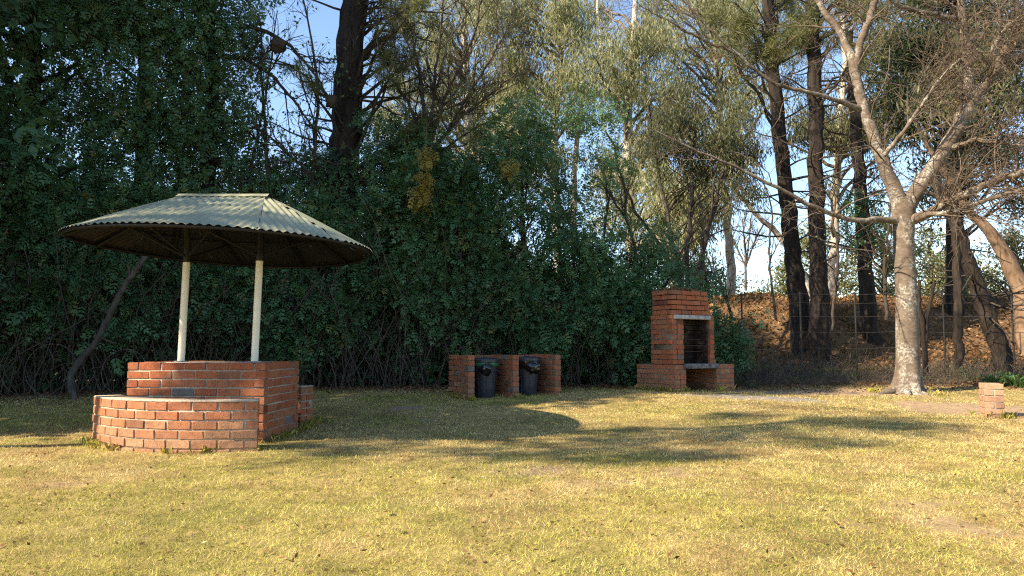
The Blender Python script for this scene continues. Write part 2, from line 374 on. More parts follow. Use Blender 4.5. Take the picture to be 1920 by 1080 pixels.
# mown grass: single blades, thinning with distance
def grass(name, n, y0, y1, hgt, wid, label):
    # sample y with density ~ 1/y over a trapezoid in view plus a margin either side
    y = y0 * (y1 / y0) ** rng.random(n); x = (rng.random(n) - .5) * 2 * (y * .80 + 1.7)
    keep = (y < edge_y(x) + .3 * rng.normal(size=n)) & (rng.random(n) > .93 * soil_mask(x, y)) & (rng.random(n) > ash_mask(x, y))
    x, y = x[keep], y[keep]; n = len(x)
    P = np.stack([x, y, gz(x, y) - .002], -1)
    p2 = np.stack([x, y, x * 0], -1)
    lush = fnoise(p2, .55)                        # big green / straw patches
    g = np.clip((lush - .5) * 5.5 + .34 + (fnoise(p2, 2.6) - .5) * 2.4, 0, 1)
    g = g * (1 - .6 * ss(0, 5, x) * ss(4.5, 8, y)) * (.8 + .6 * ss(1, -4, x)) + .30 * ss(5.5, 3.2, y)
    isg = (rng.random(n) < np.clip(g, .05, .95)).astype(float) * (.55 + .45 * rng.random(n))
    h = hgt * (.5 + rng.random(n)) * (1 + .35 * (lush - .5)) * (1 + .05 * (y - y0)); w = wid * (.6 + .8 * rng.random(n)) * (.55 + .16 * y)
    az = rng.random(n) * 2 * np.pi; lean = np.clip(rng.normal(.95, .35, n), .1, 1.45)
    A = np.stack([np.cos(az) * np.sin(lean), np.sin(az) * np.sin(lean), np.cos(lean)], -1)
    S = norm(np.cross(A, rdir(n)))
    V = np.stack([P - S * w[:, None] / 2, P + S * w[:, None] / 2, P + A * h[:, None]], 1)
    t = np.clip(rng.normal(.5, .27, n) + (fnoise(p2, 5) - .5) * 1.2 + (fnoise(p2 + 7, 1.4) - .5) * .6, 0, 1)
    o = mk(name, V, np.arange(n * 3).reshape(-1, 3), M['grass'], tint=np.repeat(t, 3), attrs=dict(green=np.repeat(isg, 3)))
    return tag(o, label, 'grass', kind='stuff')
grass('grass', 600000, 2.5, 13.6, .022, .0026, 'short dry yellow and green mown lawn grass')

# ------------------------------------------------------------------ bricks
def brick_mesh(seed):
    bm = bmesh.new(); bmesh.ops.create_cube(bm, size=1)
    bmesh.ops.scale(bm, vec=(.222, .106, .073), verts=bm.verts)
    bmesh.ops.bevel(bm, geom=list(bm.edges), offset=.0045, segments=1, affect='EDGES')
    r = random.Random(seed)
    for v in bm.verts: v.co += Vector((r.uniform(-1, 1), r.uniform(-1, 1), r.uniform(-1, 1))) * .0026
    me = bpy.data.meshes.new('brick'); bm.to_mesh(me); bm.free(); me.materials.append(M['brick']); return me
BM = [brick_mesh(s) for s in range(6)]
RED, ORG, TAN, DRK, GRY, BRN = (.275, .082, .038), (.34, .115, .05), (.32, .195, .115), (.15, .058, .034), (.14, .12, .112), (.22, .095, .052)
def brick_col(tan=0.0, dark=.1, grey=.03):
    a = random.random()
    if a < grey: c = GRY
    elif a < grey + dark: c = random.choice([DRK, BRN])
    else: c = tuple(np.array(RED) * (1 - (q := random.random())) + np.array(ORG) * q)
    t = min(1, max(0, tan + random.uniform(-.25, .25))); c = np.array(c) * (1 - t) + np.array(TAN) * t * random.uniform(.75, 1.1)
    return (*c, 1)
def brick(parent, x, y, z, rz, L=.222, W=.106, H=.073, c=None, jit=.0025):
    o = bpy.data.objects.new('brick', random.choice(BM)); col.objects.link(o)
    o.location = (x + random.uniform(-jit, jit), y + random.uniform(-jit, jit), z + random.uniform(-.4, .4) * jit)
    o.rotation_euler = (0, 0, rz + random.uniform(-.008, .008) + (math.pi if random.random() < .5 else 0)); o.scale = (L / .222, W / .106, H / .073)
    o.color = c or brick_col(); child(o, parent); return o
CH = .0845; PIT = .232
def run(parent, a, b, z, colf, half=False, side=1, W=.106, H=.073):
    """one course between plan points a and b, brick outer faces on the line, body to the left (side=1) of a->b"""
    a = np.array(a, float)[:2]; b = np.array(b, float)[:2]; d = b - a; Ln = np.linalg.norm(d); d /= Ln; nrm = np.array([-d[1], d[0]]) * side
    rz = math.atan2(d[1], d[0]); s = 0.0; first = True
    while s < Ln - .03:
        l = .106 if (first and half) else .222
        first = False
        if Ln - s - l < .05: l = Ln - s
        l = min(l, Ln - s)
        c = a + d * (s + l / 2) + nrm * W / 2
        brick(parent, c[0], c[1], z, rz, l, W, H, colf()); s += l + .010
def core_box(bmV, bmF, a, b, z0, z1, w, side=1, ins=.007):
    a = np.array(a, float)[:2]; b = np.array(b, float)[:2]; d = b - a; Ln = np.linalg.norm(d); d /= Ln; nn = np.array([-d[1], d[0]]) * side
    q = [a + d * ins + nn * ins, b - d * ins + nn * ins, b - d * ins + nn * (w - ins), a + d * ins + nn * (w - ins)]
    n0 = len(bmV)
    for z in (z0, z1):
        for p in q: bmV.append((p[0], p[1], z))
    bmF += [(n0, n0+3, n0+2, n0+1), (n0+4, n0+5, n0+6, n0+7)] + [(n0+i, n0+(i+1)%4, n0+4+(i+1)%4, n0+4+i) for i in range(4)]
def prism(poly, z0, z1):
    n = len(poly); V = [(p[0], p[1], z0) for p in poly] + [(p[0], p[1], z1) for p in poly]
    F = [np.array([list(range(n))[::-1]]), np.array([list(range(n, 2 * n))]), np.array([(i, (i + 1) % n, n + (i + 1) % n, n + i) for i in range(n)])]
    return np.array(V), F
def bevel_obj(o, w=.006):
    m = o.modifiers.new('bevel', 'BEVEL'); m.width = w; m.segments = 2; m.limit_method = 'ANGLE'; return o

# ---- the table under the shelter
def gzs(x, y): return float(gz(x, y))
TB = np.array([-2.44, 7.05]); _d = np.array([math.cos(R(-3)), math.sin(R(-3))]); _n = np.array([-_d[1], _d[0]]); TA = TB - _d * 1.40; TC = TB + _n * .97; TD = TA + _n * .97
tb = empty('brick_table', (-3.15, 7.68, 0), 'large square built brick table carrying the two shelter poles', 'table')
zc0 = -.035; cV, cF = [], []
poly = [TA, TB, TC, TD]
for k in range(10):
    z = zc0 + k * CH + .0365
    for i in range(4):
        a, b = poly[i], poly[(i + 1) % 4]; d = (b - a) / np.linalg.norm(b - a)
        full = (i + k) % 2 == 0
        if not full: a, b = a + d * .116, b - d * .116
        run(tb, a, b, z, lambda: brick_col(.22 if k < 2 else .02, .10, .05))
ZT = zc0 + 10 * CH - .0115
for i in range(4): core_box(cV, cF, poly[i], poly[(i + 1) % 4], zc0, ZT - .012 - .003 * i, .106)
mk('mortar', cV, np.array(cF), M['mortar'], tb)
inn = [p + (np.mean(poly, axis=0) - p) * .13 for p in poly]
V, F = prism(inn, ZT - .06, ZT - .004); mk('table_top', V, F, M['concrete'], tb)

# ---- curved benches
def bench(c, a0, a1, R0, th, label, dust, flip):
    be = empty('brick_bench', (c[0] + R0 * math.cos((a0 + a1) / 2), c[1] + R0 * math.sin((a0 + a1) / 2), 0), label, 'bench', 'curved brick benches round the table')
    gb = min(gzs(c[0] + R0 * math.cos(a), c[1] + R0 * math.sin(a)) for a in np.linspace(a0, a1, 5)); z0 = gb - .045
    H = 6 * CH
    for k in range(6):
        z = z0 + k * CH + .0365
        for Rr in (R0, R0 - th + .106):
            pit = PIT / (R0 if Rr == R0 else Rr); n = max(3, round((a1 - a0) / pit)); pit = (a1 - a0) / n
            off = 0 if k % 2 == 0 else -.5
            for q in range(n + 1):
                s0 = max(a0, a0 + (q + off) * pit); s1 = min(a1, a0 + (q + off + 1) * pit)
                if s1 - s0 < pit * .2: continue
                am = (s0 + s1) / 2; rr = Rr - .053
                L = (s1 - s0) * Rr - (.017 if Rr == R0 else .010)
                brick(be, c[0] + rr * math.cos(am), c[1] + rr * math.sin(am), z, am + math.pi / 2, L, .106, .073, brick_col(dust(k, (am - a0) / (a1 - a0)), .12, .01), .003)
        if th > .24:
            for aa, sg in ((a0, 1), (a1, -1)):          # closers between the two leaves at either end
                am = aa + sg * .053 / R0; rr = R0 - th / 2
                brick(be, c[0] + rr * math.cos(am), c[1] + rr * math.sin(am), z, am, th - .232, .100, .073, brick_col(.3))
    n = 26; A = np.linspace(a0 + .006, a1 - .006, n); V = []; F = []
    for (ro, ri, zb, zt) in ((R0 - .007, R0 - th + .007, z0, z0 + H - .014),):
        for a in A:
            for r_, zz in ((ro, zb), (ri, zb), (ri, zt), (ro, zt)): V.append((c[0] + r_ * math.cos(a), c[1] + r_ * math.sin(a), zz))
    for i in range(n - 1):
        for q in range(4): F.append((i*4+q, i*4+(q+1)%4, (i+1)*4+(q+1)%4, (i+1)*4+q))
    F += [(0, 3, 2, 1), ((n-1)*4, (n-1)*4+1, (n-1)*4+2, (n-1)*4+3)]
    mk('mortar', V, np.array(F), M['mortar'], be)
    V = []; F = []; n = 60; A = np.linspace(a0 + .001, a1 - .001, n)
    for a in A:
        for r_, zz in ((R0 + .001, 0), (R0 - th - .001, 0), (R0 - th + .004, .013), (R0 - .006, .013)):
            w_ = random.uniform(-.003, .003); V.append((c[0] + (r_ + w_) * math.cos(a), c[1] + (r_ + w_) * math.sin(a), z0 + H - .0105 + zz + random.uniform(-.0015, .0015)))
    for i in range(n - 1):
        for q in range(4): F.append((i*4+q, i*4+(q+1)%4, (i+1)*4+(q+1)%4, (i+1)*4+q))
    F += [(0, 3, 2, 1), ((n-1)*4, (n-1)*4+1, (n-1)*4+2, (n-1)*4+3)]
    mk('cement_cap', V, np.array(F), M['mortar'], be)
    return be
bench((-2.82, 8.03), R(215), R(289), 1.62, .24, 'low curved brick bench in front of the table, sunlit on its front', lambda k, t: .80 - .11 * k, 0)
bench((-2.92, 7.10), R(71), R(145), 1.62, .25, 'low curved brick bench mostly hidden behind the table', lambda k, t: .35 - .06 * k, 1)

# ---- the shelter
SC = np.array([-3.09, 7.55]); SAX, SBF, SBR = 1.53, 1.34, 1.60; RX0, RX1, RY, RZ = -3.54, -2.66, 7.55, 2.575
sh = empty('metal_shelter', (-3.15, 7.6, ZT), 'oval corrugated iron roof on two cream poles above the brick table', 'shelter')
def rim_pt(th):
    c, s = math.cos(th), math.sin(th); b = SBF if s < 0 else SBR
    x = SC[0] + SAX * c; y = SC[1] + b * s
    return np.array([x, y, 2.055 - .027 * (x + 3.09) - (.05 * max(0, s) ** 1.5)])
def f_of(x, y):
    qx = np.clip(x, RX0, RX1); dx, dy = x - qx, y - RY; L = math.hypot(dx, dy)
    if L < 1e-6: return 0., RZ
    dx, dy = dx / L, dy / L; lo, hi = 0., 3.
    for _ in range(30):
        m = (lo + hi) / 2; X, Y = qx + dx * m, RY + dy * m; b = SBF if Y < SC[1] else SBR
        if ((X - SC[0]) / SAX) ** 2 + ((Y - SC[1]) / b) ** 2 < 1: lo = m
        else: hi = m
    X, Y = qx + dx * lo, RY + dy * lo; th = math.atan2((Y - SC[1]) / (SBF if Y < SC[1] else SBR), (X - SC[0]) / SAX)
    return L / lo, rim_pt(th)[2]
def roof_z(x, y):
    f, rz = f_of(x, y); f = min(f, 1.0)
    return RZ - (RZ - rz) * (f ** 1.06)
def sector(name, t0, t1, qa, qb, lift):
    """sheets from the ridge piece qa..qb to the rim arc t0..t1; corrugations run down the slope, square to the sector's own line"""
    N_ = 12 * max(4, int(abs(t1 - t0) * 1.6 / .076)); K = 9
    n = int(abs(t1 - t0) * 1.55 / .0127) ; V = []; F = []
    E0, E1 = rim_pt(t0), rim_pt(t1); mid = norm((E0 + E1)[:2] / 2 - (np.array([(qa + qb) / 2, RY])))
    per = np.array([-mid[1], mid[0]])
    ths = np.linspace(t0, t1, n)
    org = np.array([(qa + qb) / 2, RY])
    for i, th in enumerate(ths):
        e = rim_pt(th); p = float(np.dot(e[:2] - org, per))
        # start of this flute: on the hip line from the ridge end to the corner of the sector, or on the ridge
        def cut(q, E):
            d = E[:2] - np.array([q, RY]); pq = float(np.dot(np.array([q, RY]) - org, per)); pd = float(np.dot(d, per))
            return pq, pd, d
        st = None
        pa, da, va = cut(qa, E0); pb, db, vb = cut(qb, E1)
        lo, hi = (pa, pb) if pa < pb else (pb, pa)
        if lo <= p <= hi and hi > lo: st = np.array([qa + (qb - qa) * (p - pa) / (pb - pa), RY])
        else:
            if (p - pa) * da > 0 and abs(p - pa) <= abs(da) + 1e-6: st = np.array([qa, RY]) + va * ((p - pa) / da)
            elif (p - pb) * db > 0 and abs(p - pb) <= abs(db) + 1e-6: st = np.array([qb, RY]) + vb * ((p - pb) / db)
            else: st = e[:2] * .999 + org * .001
        w = .0085 * math.sin(2 * math.pi * p / .076)
        ov = norm(e[:2] - st) * .03 if np.linalg.norm(e[:2] - st) > .02 else np.zeros(2)
        for k in range(K):
            q = st + (e[:2] + ov - st) * (k / (K - 1))
            V.append((q[0], q[1], roof_z(q[0], q[1]) + w + lift - (.012 if k == K - 1 else 0)))
    for i in range(n - 1):
        for k in range(K - 1):
            a = i * K + k; F.append((a, a + 1, a + K + 1, a + K))
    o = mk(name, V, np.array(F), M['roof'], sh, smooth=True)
    me = o.data; me.update()
    if me.polygons[len(me.polygons) // 2].normal.z < 0: me.flip_normals()
    return o
HF = math.acos((-2.36 - SC[0]) / SAX)
ts = [-HF, -R(26), R(26), R(62), R(118), R(154), R(206), -math.pi + HF + 2 * math.pi]
sector('roof_sheet', -math.pi + HF - .03, -HF + .03, RX0, RX1, .004)        # front slope
sector('roof_sheet', ts[0], ts[1], RX1, RX1, 0)
sector('roof_sheet', ts[1], ts[2], RX1, RX1, .003)
sector('roof_sheet', ts[2], ts[3], RX1, RX1, 0)
sector('roof_sheet', ts[3], ts[4], RX1, RX0, .004)
sector('roof_sheet', ts[4], ts[5], RX0, RX0, 0)
sector('roof_sheet', ts[5], ts[6], RX0, RX0, .003)
sector('roof_sheet', ts[6], ts[7], RX0, RX0, 0)
# ridge cap, rim hoop, ring purlin, rafters, struts, poles
V = []; 
for x in np.linspace(RX0 - .05, RX1 + .05, 12):
    for dy, dz in ((-.10, -.025), (-.03, .018), (.03, .018), (.10, -.025)): V.append((x, RY + dy, RZ + .004 + dz))
F = [(i*4+q, i*4+q+1, i*4+q+5, i*4+q+4) for i in range(11) for q in range(3)]
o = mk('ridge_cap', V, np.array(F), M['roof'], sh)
if o.data.polygons[5].normal.z < 0: o.data.flip_normals()
def ringtube(fr, r, dz, name, m):
    P = []
    for th in np.linspace(0, 2 * math.pi, 73):
        e = rim_pt(th); q = np.array([np.clip(e[0], RX0, RX1), RY]); xy = q + (e[:2] - q) * fr
        P.append((xy[0], xy[1], roof_z(*xy) + dz))
    return Tubes().batch(np.array(P), np.full(73, r), 6).obj(name, m, sh)
ringtube(.985, .019, -.030, 'rim_hoop', M['black'])
ringtube(.62, .012, -.028, 'ring_purlin', M['black'])
PB = [np.array([-3.585, 7.72]), np.array([-2.745, 7.60])]
for pb in PB:
    zt = 1.905
    top = pb + np.array([.03, -.02])
    P = np.array([[*pb, ZT - .05], [*((pb + top) / 2), (ZT + zt) / 2], [*top, zt]]); Tubes().batch(P, np.full(3, .038), 20).obj('pole', M['cream'], sh)
    Tubes().batch(np.array([[*top, zt - .03], [*top, zt + .2], [top[0], RY, RZ - .045]]), np.full(3, .042), 8).obj('pole_sleeve', M['black'], sh)
    fl, F = prism([(pb[0] + .07 * math.cos(a), pb[1] + .07 * math.sin(a)) for a in np.linspace(0, 2 * math.pi, 13)[:-1]], ZT - .003, ZT + .006)
    mk('base_flange', fl, F, M['concrete'], sh)
    for a in (R(20), R(-60), R(100), R(160), R(-120), R(-160)):
        sx = 1 if pb is PB[1] else -1
        if math.cos(a) * sx < -.6: continue
        e = rim_pt(a); xy = top + (e[:2] - top) * .60; Tubes().batch(np.array([[*top, zt + .02], [*xy, roof_z(*xy) - .03]]), np.full(2, .011), 6).obj('strut', M['black'], sh)
for th in (-R(118), -R(62), -R(28), R(8), R(45), R(75), R(105), R(135), R(172), R(208)):
    e = rim_pt(th); q = np.array([np.clip(e[0], RX0, RX1), RY]); P = []
    for f in np.linspace(.03, .97, 6):
        xy = q + (e[:2] - q) * f; P.append((xy[0], xy[1], roof_z(*xy) - .042))
    Tubes().batch(np.array(P), np.full(6, .024), 4).obj('rafter', M['black'], sh, smooth=False)

# ---- bin enclosure
EA = R(27); ex, ey = np.array([math.cos(EA), math.sin(EA)]), np.array([-math.sin(EA), math.cos(EA)]); E0 = np.array([-.62, 10.92])
en = empty('brick_bin_enclosure', (*(E0 + ex * .8 + ey * .4), gzs(0, 11.4)), 'open fronted brick enclosure with two bays for rubbish bins', 'enclosure')
zb = .075; DEP = .80; cV, cF = [], []
def EL(x, y): return E0 + ex * x + ey * y
for k in range(9):
    z = zb + k * CH + .0365; t = .55 if k < 4 else .12
    for x0, half in ((-.053, 0), (.715, 1), (1.485, 0)):
        fin_c = (lambda: brick_col(t, .2, .12)) if x0 < 0 else (lambda: brick_col(t * .5, .25, .04))
        run(en, EL(x0 + .106, 0), EL(x0 + .106, DEP - (0 if (k % 2 == 0) else .116)), z + (-.02 + .003 * k if x0 > 1.2 else 0), fin_c, half=(k % 2 == 1), side=1)
    a, b = (0.063, 1.475) if k % 2 == 0 else (-.053, 1.591)
    if k % 2 == 0:
        for s0, s1 in ((.063, .705), (.831, 1.475)): run(en, EL(s0, DEP), EL(s1, DEP), z - .006, lambda: brick_col(.2, .45, .1), side=-1)
    else: run(en, EL(a, DEP), EL(b, DEP), z - .006, lambda: brick_col(.2, .45, .1), side=-1)
for x0 in (-.053, .715, 1.485): core_box(cV, cF, EL(x0 + .106, 0), EL(x0 + .106, DEP), zb - .05, zb + 9 * CH - .03 - (.02 if x0 > 1.2 else 0), .106)
core_box(cV, cF, EL(-.053, DEP), EL(1.591, DEP), zb - .05, zb + 9 * CH - .045, .106, side=-1)
mk('mortar', cV, np.array(cF), M['dmortar'], en)

# ---- rubbish bins
def lathe(prof, c, n=28, squash=None):
    V = []; F = []
    for r_, z in prof:
        for a in range(n): V.append((c[0] + r_ * math.cos(2 * math.pi * a / n), c[1] + r_ * math.sin(2 * math.pi * a / n), c[2] + z))
    for i in range(len(prof) - 1):
        for a in range(n): F.append((i*n+a, i*n+(a+1)%n, (i+1)*n+(a+1)%n, (i+1)*n+a))
    return np.array(V), np.array(F)
def crumple(c, r, seed, stretch=(1, 1, 1)):
    bm = bmesh.new(); bmesh.ops.create_icosphere(bm, subdivisions=3, radius=1)
    V = np.array([v.co[:] for v in bm.verts]); F = np.array([[v.index for v in f.verts] for f in bm.faces]); bm.free()
    n = vnoise(V + seed * 3.1 + 20, 3.2) * .7 + np.abs(vnoise(V + seed + 40, 6.5) - .5) * 1.0
    return V * (r * (.5 + n))[:, None] * np.array(stretch) + np.array(c), F
def bin_(c, label, band, kx, seed):
    b = empty('rubbish_bin', (c[0], c[1], c[2]), label, 'bin', 'rubbish bins in the brick bays')
    prof = [(.0, .004), (.150, .004), (.158, .02), (.172, .20), (.190, .42), (.205, .565), (.213, .57), (.213, .60), (.205, .60), (.200, .5), (.0, .47)]
    V, F = lathe(prof, c, 36); o = mk('body', V, F, M['bin'], b, smooth=True); m = o.modifiers.new('edge', 'EDGE_SPLIT'); m.split_angle = R(35)
    for a in range(8):                                    # moulded ribs
        th = a * math.pi / 4 + .2; P = [(c[0] + (r_ + .001) * math.cos(th), c[1] + (r_ + .001) * math.sin(th), c[2] + z) for r_, z in ((.160, .03), (.172, .20), (.190, .42), (.203, .55))]
        Tubes().batch(np.array(P), np.full(4, .006), 5).obj('rib', M['bin'], b)
    V, F = lathe([(.218, .585), (.232, .590), (.232, .628), (.222, .640), (.12, .652), (.0, .655)], c, 36)
    ld = mk('lid', V, F, M['lid'], b, smooth=True); m = ld.modifiers.new('edge', 'EDGE_SPLIT'); m.split_angle = R(35)
    Tubes().batch(np.array([[c[0] - .05, c[1], c[2] + .648], [c[0] - .03, c[1], c[2] + .662], [c[0] + .03, c[1], c[2] + .662], [c[0] + .05, c[1], c[2] + .648]]), np.full(4, .008), 8).obj('handle', M['lid'], ld)
    if band:
        V, F = lathe([(.208, .520), (.2185, .528), (.221, .56), (.221, .582)], c, 36); mk('liner_edge', V, F, M['gband'], b, smooth=True)
    else:
        V, F = lathe([(.204, .46), (.214, .50), (.220, .55), (.221, .583)], c, 36)
        V += (np.stack([vnoise(V, 22), vnoise(V + 9, 22), vnoise(V + 5, 22)], -1) - .5) * .02; mk('liner_edge', V, F, M['bag'], b, smooth=False)
    kc = (c[0] + kx, c[1] - .225, c[2] + .475); V, F = crumple(kc, .085, seed, (1.1 if band else 1.35, .75, 1.0)); mk('tied_bag_end', V, F, M['bag'], b)
    V, F = crumple((kc[0] + .01, kc[1] + .03, kc[2] + .075), .05, seed + 2, (1.4, .6, .8)); mk('tied_bag_end', V, F, M['bag'], b)
bp = EL(.385, .34); bin_((bp[0], bp[1], gzs(*bp) - .035), 'dark round rubbish bin with a green liner edge under its lid', True, .02, 1)
bp = EL(1.145, .34); bin_((bp[0], bp[1], gzs(*bp) - .035), 'dark round rubbish bin with a black bag knot bulging out on its side', False, .10, 2)

# ---- barbecue
BA = R(32); bx_, by_ = np.array([math.cos(BA), math.sin(BA)]), np.array([-math.sin(BA), math.cos(BA)]); B0 = np.array([2.72, 11.88])
def BL(x, y): return B0 + bx_ * x + by_ * y
bq = empty('brick_barbecue', (*BL(.7, .45), gzs(*BL(.7, .45))), 'tall built brick barbecue with a chimney and sooty fire opening', 'barbecue')
zq = .155; cV, cF = [], []; sV, sF = [], []
W2 = .222
def wallq(x0, y0, x1, y1, k0, k1, cf, half0=0, side=1, dz=0, soot=False, ox=lambda k: 0):
    for k in range(k0, k1):
        z = zq + k * CH + .0365 + dz; o_ = ox(k)
        run(bq, BL(x0 + o_, y0), BL(x1 + o_, y1), z, cf, half=((k + half0) % 2 == 1), side=side)
    core_box(sV if soot else cV, sF if soot else cF, BL(x0, y0), BL(x1, y1), zq + k0 * CH - (.06 if k0 == 0 else .004), zq + k1 * CH - .012 + dz, .106, side)
lowc = lambda: brick_col(.35, .15, .03); topc = lambda: brick_col(.03, .14, .02)
sootc = lambda: (*(np.array((.022, .017, .014)) * random.uniform(.6, 1.6)), 1)
DQ = .95; XO0, XO1, XE = .25, .98, 1.43
# platform: left wing wall (two leaves), right block, back wall; 6 courses
wallq(0, DQ, 0, 0, 0, 6, lowc)                               # outer left face
wallq(.116, 0, XO0, 0, 0, 6, lowc, 1)                        # left jamb end
wallq(XO0, .116, XO0, DQ, 0, 6, lowc, 1)                     # inner face of left wall
wallq(XO1, 0, XE, 0, 0, 6, lowc, 1)                          # front of right block
wallq(XE, .116, XE, DQ, 0, 6, lowc, 0)                       # right side
wallq(XO1, DQ - .116, XO1, .116, 0, 6, lowc, 0)              # inner face of right block
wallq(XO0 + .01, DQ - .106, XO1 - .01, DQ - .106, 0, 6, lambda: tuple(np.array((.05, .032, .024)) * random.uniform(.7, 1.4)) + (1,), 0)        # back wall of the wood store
V, F = prism([BL(.11, .11), BL(XO0 - .11, .11), BL(XO0 - .11, DQ), BL(.11, DQ)], zq, zq + 6 * CH - .016); mk('mortar', V, F, M['mortar'], bq)
V, F = prism([BL(XO1 + .11, .11), BL(XE - .11, .11), BL(XE - .11, DQ - .0), BL(XO1 + .11, DQ)], zq, zq + 6 * CH - .016); mk('mortar', V, F, M['mortar'], bq)
zs = zq + 6 * CH
V, F = prism([BL(XO0 - .10, -.045), BL(XO1 - .02, -.045), BL(XO1 - .02, .62), BL(XO0 - .10, .62)], zs - .085, zs - .005)
# fire slab spans between the walls, its nose oversailing the front
V, F = prism([BL(XO0 - .06, -.05), BL(XO1 + .03, -.05), BL(XO1 + .03, -.004), BL(XO1 - .004, -.004), BL(XO1 - .004, DQ - .22), BL(XO0 + .004, DQ - .22), BL(XO0 + .004, -.004), BL(XO0 - .06, -.004)], zs - .075, zs + .004)
bevel_obj(mk('fire_slab', V, F, M['sconcrete'], bq))
# tower: 9 courses to the lintel
ty0, ty1 = .05, .52; tx0, tx1 = .0, 1.0; K1 = 16
jog = {k: random.uniform(-.012, .012) for k in range(30)}; jog[10] = -.025; jog[11] = .006
wallq(tx0, ty1, tx0, ty0, 6, K1, topc, 0, ox=lambda k: jog[k])
wallq(tx0 + .116, ty0, tx0 + .262, ty0, 6, K1, topc, 0, ox=lambda k: jog[k])
wallq(tx0 + .262, ty0 + .116, tx0 + .262, ty1, 6, K1, sootc, 1, soot=True)
wallq(tx1, ty0, tx1, ty1, 6, K1, lambda: brick_col(.0, .35, .02), 1)
for k in range(6, K1):                                       # sooty lining bricks inside the right wall
    run(bq, BL(tx1 - .110, ty0 + .05), BL(tx1 - .110, ty1 - .11), zq + k * CH + .0365, sootc, half=(k % 2 == 0), side=1, W=.035)
wallq(tx0 + .116, ty1, tx1 - .116, ty1, 6, K1, sootc, 0, side=-1, soot=True)
wallq(tx0 + .05, ty1 + .108, tx1 - .05, ty1 + .108, 6, K1, topc, 1, side=-1)
zl = zq + K1 * CH
# lintel and the narrower chimney above, leaning in on its right side
V, F = prism([BL(tx0 + .03, ty0 - .03), BL(tx1 - .10, ty0 - .03), BL(tx1 - .10, ty0 + .09), BL(tx0 + .03, ty0 + .09)], zl - .082, zl - .012)
bevel_obj(mk('lintel', V, F, M['concrete'], bq))
zl0 = K1
for k in range(5):
    kk = K1 + k; z = zq + kk * CH + .0365 - .006; sh_ = .015 * k; x0, x1 = tx0 - .012, tx1 - .10 - sh_; y0, y1 = ty0 - .012, ty1 - .005
    cs = [BL(x0, y0), BL(x1, y0), BL(x1, y1), BL(x0, y1)]
    for i in range(4):
        a, b = cs[i], cs[(i + 1) % 4]; d = (b - a) / np.linalg.norm(b - a)
        if (i + k) % 2: a, b = a + d * .116, b - d * .116
        run(bq, a, b, z, topc)
        core_box(sV, sF, cs[i], cs[(i + 1) % 4], zq + kk * CH - .008, zq + (kk + 1) * CH - .018 - .002 * i, .106)
mk('mortar', cV, np.array(cF), M['dmortar'], bq); mk('sooty_mortar', sV, np.array(sF), M['soot'], bq)
for zz in (8.5, 9.7, 11): # grid ledges in the fire opening
    Tubes().batch(np.array([[*BL(.27, .18), zq + zz * CH], [*BL(tx1 - .14, .18), zq + zz * CH]]), np.full(2, .007), 6).obj('grid_bar', M['rust'], bq)
for i in range(3):
    pb_ = BL(XO1 + .04 + i * .115, .3 + .02 * i); ob = brick(bq, pb_[0], pb_[1], zs + .0365 - .010, BA + .1 * i, .106, .106, .073, brick_col(.5, .1, .4))
# dry leaves caught on the chimney
n = 260; x = rng.random(n) * .82; y = .06 + rng.random(n) * .4; Pq = np.array([BL(a, b) for a, b in zip(x, y)]); B = np.column_stack([Pq, np.full(n, zq + 21 * CH - .02) + rng.random(n) * .03])
A_ = rdir(n); A_[:, 2] = np.abs(A_[:, 2]) * .8
tag(leafobj('fallen_leaves', [kites(B, A_, .06, .035)], M['dry'], None, [rng.random(n)]), 'dry orange leaves caught on top of the barbecue chimney', 'leaves', kind='stuff')

# ---- the lone pillar
pp = (6.62, 9.85); zp = gzs(*pp) - .045
pl = empty('brick_pillar', (*pp, zp + .045), 'short lone brick pillar stool standing on bare soil', 'pillar')
pa = R(-22); px_, py_ = np.array([math.cos(pa), math.sin(pa)]), np.array([-math.sin(pa), math.cos(pa)]); p0 = np.array([6.42, 9.72])
def PL(x, y): return p0 + px_ * x + py_ * y
tanc = lambda: tuple(np.array((.36, .215, .14)) * random.uniform(.8, 1.15)) + (1,)
for k in range(6):
    z = zp + k * CH + .0365
    if k % 2:
        for j in range(3): c = PL(.111, .053 + j * .116); brick(pl, c[0], c[1], z, pa, .222, .106, .073, tanc())
    else:
        for j in range(2):
            c = PL(.053 + j * .116, .111); brick(pl, c[0], c[1], z, pa + math.pi / 2, .222, .106, .073, tanc())
            c = PL(.053 + j * .116, .285); brick(pl, c[0], c[1], z, pa, .106, .106, .073, tanc())
V, F = prism([PL(.008, .008), PL(.214, .008), PL(.214, .33), PL(.008, .33)], zp - .05, zp + 6 * CH - .013); mk('mortar', V, F, M['mortar'], pl)

